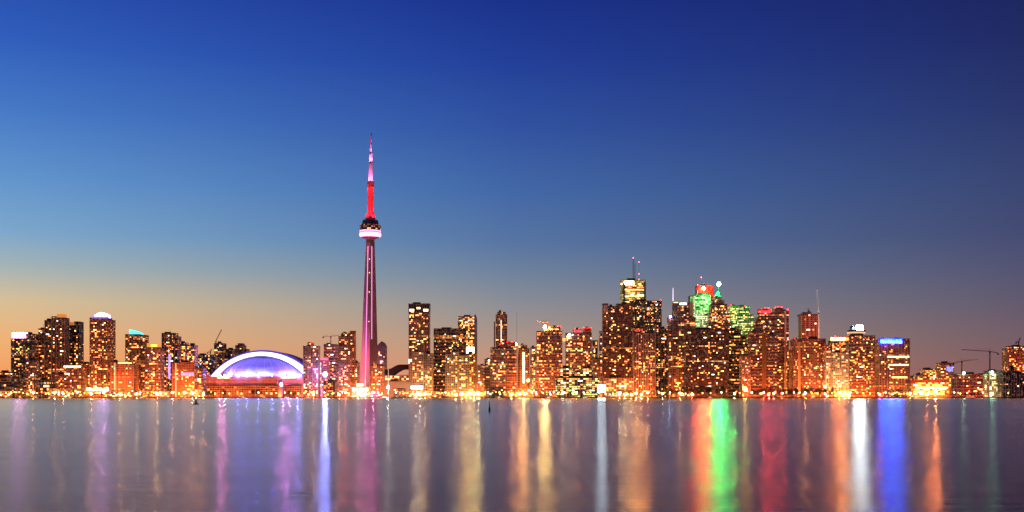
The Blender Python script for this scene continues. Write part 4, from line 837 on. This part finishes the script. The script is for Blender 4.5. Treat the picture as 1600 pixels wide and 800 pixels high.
labs = label_group([(p, (kinds[kk[i]][0], k)) for i, (p, k) in enumerate(items)], '{o} {k[0]} street lamp from the left before {k[1]}', '{k[0]} street lamp on the quay before {k[1]}')
for i, p in enumerate(lx):
    ki = kk[i]; o = protos[ki] if not pused[ki] else copy_tree(protos[ki]); pused[ki] = True
    Y = R.choice([2322, 2326, 2330])
    o.location = (PX(p,Y), Y, GZ); tag(o, labs[i], 'street lamp', 'street lamps along the quay')
for i, u in enumerate(pused):
    if not u:
        for c in list(protos[i].children): bpy.data.objects.remove(c)
        bpy.data.objects.remove(protos[i])

# ------------------------------------------------------------------ strong quay floodlights (those that throw streaks on the lake)
QL = [(52,'amber',250),(86,'amber',350),(99,'amber',250),(143,'amber',450),(162,'pink',500),(188,'amber',600),(214,'amber',500),(246,'amber',600),(270,'amber',350),(301,'amber',500),(318,'orange',350),
      (490,'amber',500),(530,'orange',350),(560,'pink',500),(571,'pink',900),(583,'pink',900),(650,'warm white',500),(656,'warm white',700),(664,'amber',500),(712,'warm white',350),(722,'gold',600),(729,'gold',900),(735,'gold',1300),(741,'gold',1100),
      (799,'amber',400),(812,'orange',700),(819,'orange',900),(880,'amber',300),(901,'amber',250),(968,'warm white',450),(976,'amber',600),(987,'amber',800),(994,'orange',1300),(1002,'orange',1000),(1012,'amber',500),(1035,'amber',300),(1062,'gold',250),
      (1082,'red',500),(1148,'amber',350),(1193,'red',700),(1201,'red',900),(1209,'red',700),(1222,'red',450),(1258,'amber',350),(1289,'red',350),(1311,'orange',1200),(1319,'orange',1300),(1326,'orange',700),(1374,'red',600),(1422,'amber',250)]
QC = {'amber':(1,0.42,0.12),'pink':(1,0.2,0.55),'orange':(1,0.27,0.05),'warm white':(1,0.7,0.4),'gold':(1,0.55,0.12),'red':(1,0.06,0.04)}
qlab = label_group([(p, (c, ref_at(p))) for p, c, _ in QL], '{o} strong {k[0]} ball lamp from the left before {k[1]}', 'strong {k[0]} ball lamp on the quay before {k[1]}')
for i, (p, c, L_) in enumerate(QL):
    Y = 2324.5; h_ = R.uniform(4.5, 9)
    o = empty('quay_floodlight', (PX(p,Y), Y, GZ), qlab[i], 'floodlight', 'strong floodlights along the quay')
    MB().lathe([(0.3,0),(0.18,h_)], 8).build('pole', M_STEEL, o)
    MB().ball((0,-0.9,h_+0.2), 1.35, 12, 8).build('lamp', emis(QC[c], L_*(1.25 if c == 'orange' else 1.0 if c == 'amber' else 0.8)), o)
    MB().box(-0.9, 0.9, -1.2, 0.4, h_+1.3, h_+1.6).build('hood', M_DARK, o)
# piers and extra moored boats
for i, (p, w_, l_, nm) in enumerate(((70,5,26,'short dark pier before the black theatre block'),(150,9,30,'dark pier below the violet-crowned tower'),(335,7,26,'dark pier at the left end of the stadium front'),(470,10,34,'dark pier at the right end of the stadium front'),(700,8,30,'dark pier before the cream grid block'),(905,12,36,'wide dark pier before the yellow-lit black block'),(1045,7,30,'dark pier before the needle-antenna tower'),(1232,8,32,'dark pier between the red-crowned and dotted towers'),(1410,9,34,'dark pier before the blue-signed hotel'),(1545,10,36,'dark pier before the green-lit concrete frame'))):
    Y = SHORE-l_; o = empty('pier', (PX(p,Y), Y, 0), nm, 'pier', 'piers along the quay'); hw_ = w_*S(Y)/2
    MB().box(-hw_, hw_, 0, l_-1.5, 0.9, 1.35).build('deck', mat('pier_wood', (0.05,0.035,0.03), 0.9), o)
    for sx_ in (-hw_+0.4, 0, hw_-0.4):
        MB().lathe([(0.25,-0.5),(0.25,1.9)], 8, sx_, 0.3).build('pile', M_BARK, o)
# ------------------------------------------------------------------ trees
def tree_meshes(seed):
    rr = random.Random(seed); tb = MB(); tb.lathe([(0.055,0),(0.04,0.25),(0.02,0.62)], 7)
    cl = []
    for i in range(11):
        a = rr.uniform(0, 6.28); d = rr.uniform(0.05, 0.34); zc = rr.uniform(0.38, 0.86); r_ = rr.uniform(0.12, 0.22)*(1.15-abs(zc-0.6))
        cl.append((d*math.cos(a), d*math.sin(a), zc, r_)); tb.bar((0,0,rr.uniform(0.22,0.45)), cl[-1][:3], 0.02, 0.008)
    cb = MB()
    for (x, y, z, r_) in cl:
        for j in range(70):
            v = Vector((rr.gauss(0,1), rr.gauss(0,1), rr.gauss(0,1))).normalized()*r_*rr.random()**0.4
            p = Vector((x,y,z))+v; n1 = Vector((rr.gauss(0,1), rr.gauss(0,1), rr.gauss(0,1))).normalized(); n2 = n1.orthogonal().normalized(); n3 = n1.cross(n2); s1 = rr.uniform(0.018,0.04)
            k = len(cb.v); cb.v += [tuple(p+n2*s1), tuple(p+n3*s1*0.7), tuple(p-n2*s1), tuple(p-n3*s1*0.7)]; cb.f.append((k,k+1,k+2,k+3))
    return tb.mesh('trunk', M_BARK), cb.mesh('crown', M_LEAF)
TM = [tree_meshes(s) for s in range(6)]
tl_ = [(88,8,7),(97,9,8),(108,9,9),(117,10,10),(128,7,7),(158,8,8),(232,9,8),(262,9,9),(325,11,12),(333,9,9),(349,12,12),(396,12,12),(404,13,12),(452,11,11),(460,9,9),(676,10,9),(861,13,8),(893,10,9),(958,9,10),(968,12,12),(976,14,13),(984,12,12)]
tl_ += [(1028+i*7.5+R.uniform(-2,2), 10+8*math.sin(min(1,i/8)*1.57)+R.uniform(-2,2), 12) for i in range(15)]
tl_ += [(1176+i*7+R.uniform(-2,2), 14+R.uniform(-2,3), 14) for i in range(20)]
tl_ += [(1508,7,8),(1518,8,9),(1528,9,9)]
items = [(p[0], ref_at(p[0])) for p in tl_]
labs = label_group(items, '{o} dark leafy tree from the left before {k}', 'dark leafy tree on the shore before {k}')
for i, (p, hpx, wpx) in enumerate(tl_):
    Y = 2334+R.uniform(0,3)+(4 if i % 2 else 0); k = S(Y); t_, c_ = TM[i % 6]
    o = empty('tree', (PX(p,Y), Y, GZ), labs[i], 'tree', 'dark trees along the shore')
    o.scale = (wpx*k*1.2, wpx*k*0.8, hpx*k*1.05); o.rotation_euler = (0,0,R.uniform(0,6.28))
    for nm, me in (('trunk', t_), ('crown', c_)):
        q_ = bpy.data.objects.new(nm, me); COL.objects.link(q_); q_.parent = o

# ------------------------------------------------------------------ boats and buoys
def boat(label, px, Y, L, col, mast=0, lit=None, lean=0):
    o = empty('boat' if not mast else 'sailing_boat', (PX(px,Y), Y, 0), label, 'boat', 'boats moored along the quay')
    h = MB(); hl = L/2
    sec = [(-hl,0.05),(-hl*0.9,L*0.11),(hl*0.5,L*0.12),(hl*0.85,L*0.07),(hl,0.05)]
    pts = [(x,-w) for x, w in sec]+[(x,w) for x, w in reversed(sec)]; pts2 = [(x*1.04, y*1.1) for x, y in pts]
    h.prism(pts, -0.3, 1.0, pts2).build('hull', mat('hull', col, 0.4), o)
    MB().box(-hl*0.6, hl*0.35, -L*0.08, L*0.08, 1.003, 2.4).build('cabin', mat('cabin', (0.75,0.72,0.65), 0.5), o)
    MB().box(-hl*0.55, hl*0.30, -L*0.085, -L*0.081, 1.4, 2.1).build('cabin_window', lit or emis((1,0.8,0.4), 2.0), o)
    if mast: MB().bar((0,0,1), (lean,0,mast), 0.3, 0.15).bar((0,0,2.2), (-hl*0.7,0,2.4), 0.22).build('mast', mat('mast_white', (0.8,0.75,0.65), 0.5), o)
    return o
boat('long white tour boat glowing at the quay below the concrete tower', 602, 2309, 20, (0.8,0.8,0.82), lit=emis((0.9,0.95,1), 5))
boat('sailing boat with tilted mast moored before the stadium', 413, 2306, 9, (0.6,0.55,0.5), 12, lean=4)
boat('small sailing boat moored at the right end of the stadium front', 447, 2307, 8, (0.6,0.55,0.5), 9, lean=-3)
boat('small white boat moored before the pink-crowned tower', 32, 2308, 10, (0.5,0.2,0.15))
boat('small boat moored before the yellow-edged block', 110, 2308, 9, (0.3,0.12,0.1))
boat('low boat moored before the floodlit orange slab', 196, 2309, 10, (0.4,0.2,0.15))
boat('pale boat moored before the left banded twin', 858, 2307, 14, (0.7,0.6,0.5))
boat('red-striped barge moored before the dark red balconied block', 1518, 2308, 34, (0.35,0.03,0.02), lit=emis((1,0.2,0.1), 1.2))
boat('small boat moored before the blazing ferry terminal', 1432, 2308, 12, (0.6,0.5,0.4))
for i, (p, L_, m_, l_) in enumerate(((57,9,11,'small sailing boat left of the short dark pier'),(78,8,9,'small sailing boat right of the short dark pier'),(222,10,0,'small motor boat before the turquoise-crowned tower'),(290,9,12,'sailing boat before the lilac-banded orange block'),(381,8,10,'slim sailing boat moored left of the stadium middle'),(482,11,0,'motor boat before the tower right of the stadium'),(650,12,0,'motor boat below the glowing billboard'),(672,9,13,'sailing boat between the pale balcony grid and the black slab'),(688,9,11,'sailing boat moored beside the cream grid block pier'),(780,10,12,'sailing boat before the rounded banded tower'),(915,16,0,'broad motor boat beside the wide dark pier'),(1000,12,0,'motor boat before the striped tower'),(1110,9,0,'small boat before the very wide dark slab'),(1270,9,10,'sailing boat before the wide dotted tower'))):
    boat(l_, p, 2303+(i % 3)*2, L_, (R.uniform(.3,.7),)*3, m_)
YB = 463
bo = empty('navigation_buoy', (PX(306.3,YB), YB, 0), 'dark red conical buoy with white-pink lamp floating left of the stadium', 'buoy')
MB().lathe([(1.0,-0.3),(1.12,0.0),(1.12,0.32),(0.95,0.38)], 20).build('float', mat('buoy_float', (0.03,0.012,0.012), 0.5), bo)
MB().lathe([(0.5,0.385),(0.42,1.0),(0.2,1.9),(0.12,2.2)], 12).build('tower', mat('buoy_red', (0.16,0.015,0.025), 0.5), bo)
MB().ball((0,0,2.42), 0.2, 10, 6).build('lamp', emis((1,0.7,0.75), 7), bo)
YB = 246
bo = empty('spar_buoy', (PX(764.8,YB), YB, 0), 'black bottle-shaped spar buoy floating in mid-water, largest of the markers', 'buoy')
MB().lathe([(0.12,-0.4),(0.2,0.0),(0.25,0.35),(0.23,0.75),(0.12,0.98)], 14).build('float', mat('buoy_black', (0.012,0.012,0.014), 0.5), bo)
MB().lathe([(0.10,0.985),(0.09,2.05),(0.03,2.15)], 10).build('spar', mat('spar_black', (0.012,0.012,0.014), 0.5), bo)
YB = 463
bo = empty('spar_buoy', (PX(1097.3,YB), YB, 0), 'tiny dark red spar marker in the orange light streak', 'buoy')
MB().lathe([(0.12,-0.4),(0.22,0.0),(0.24,0.4),(0.12,0.6)], 12).build('float', mat('marker_red', (0.12,0.015,0.01), 0.5), bo)
MB().lathe([(0.08,0.605),(0.07,2.0)], 8).build('spar', mat('spar_red', (0.12,0.02,0.01), 0.5), bo)
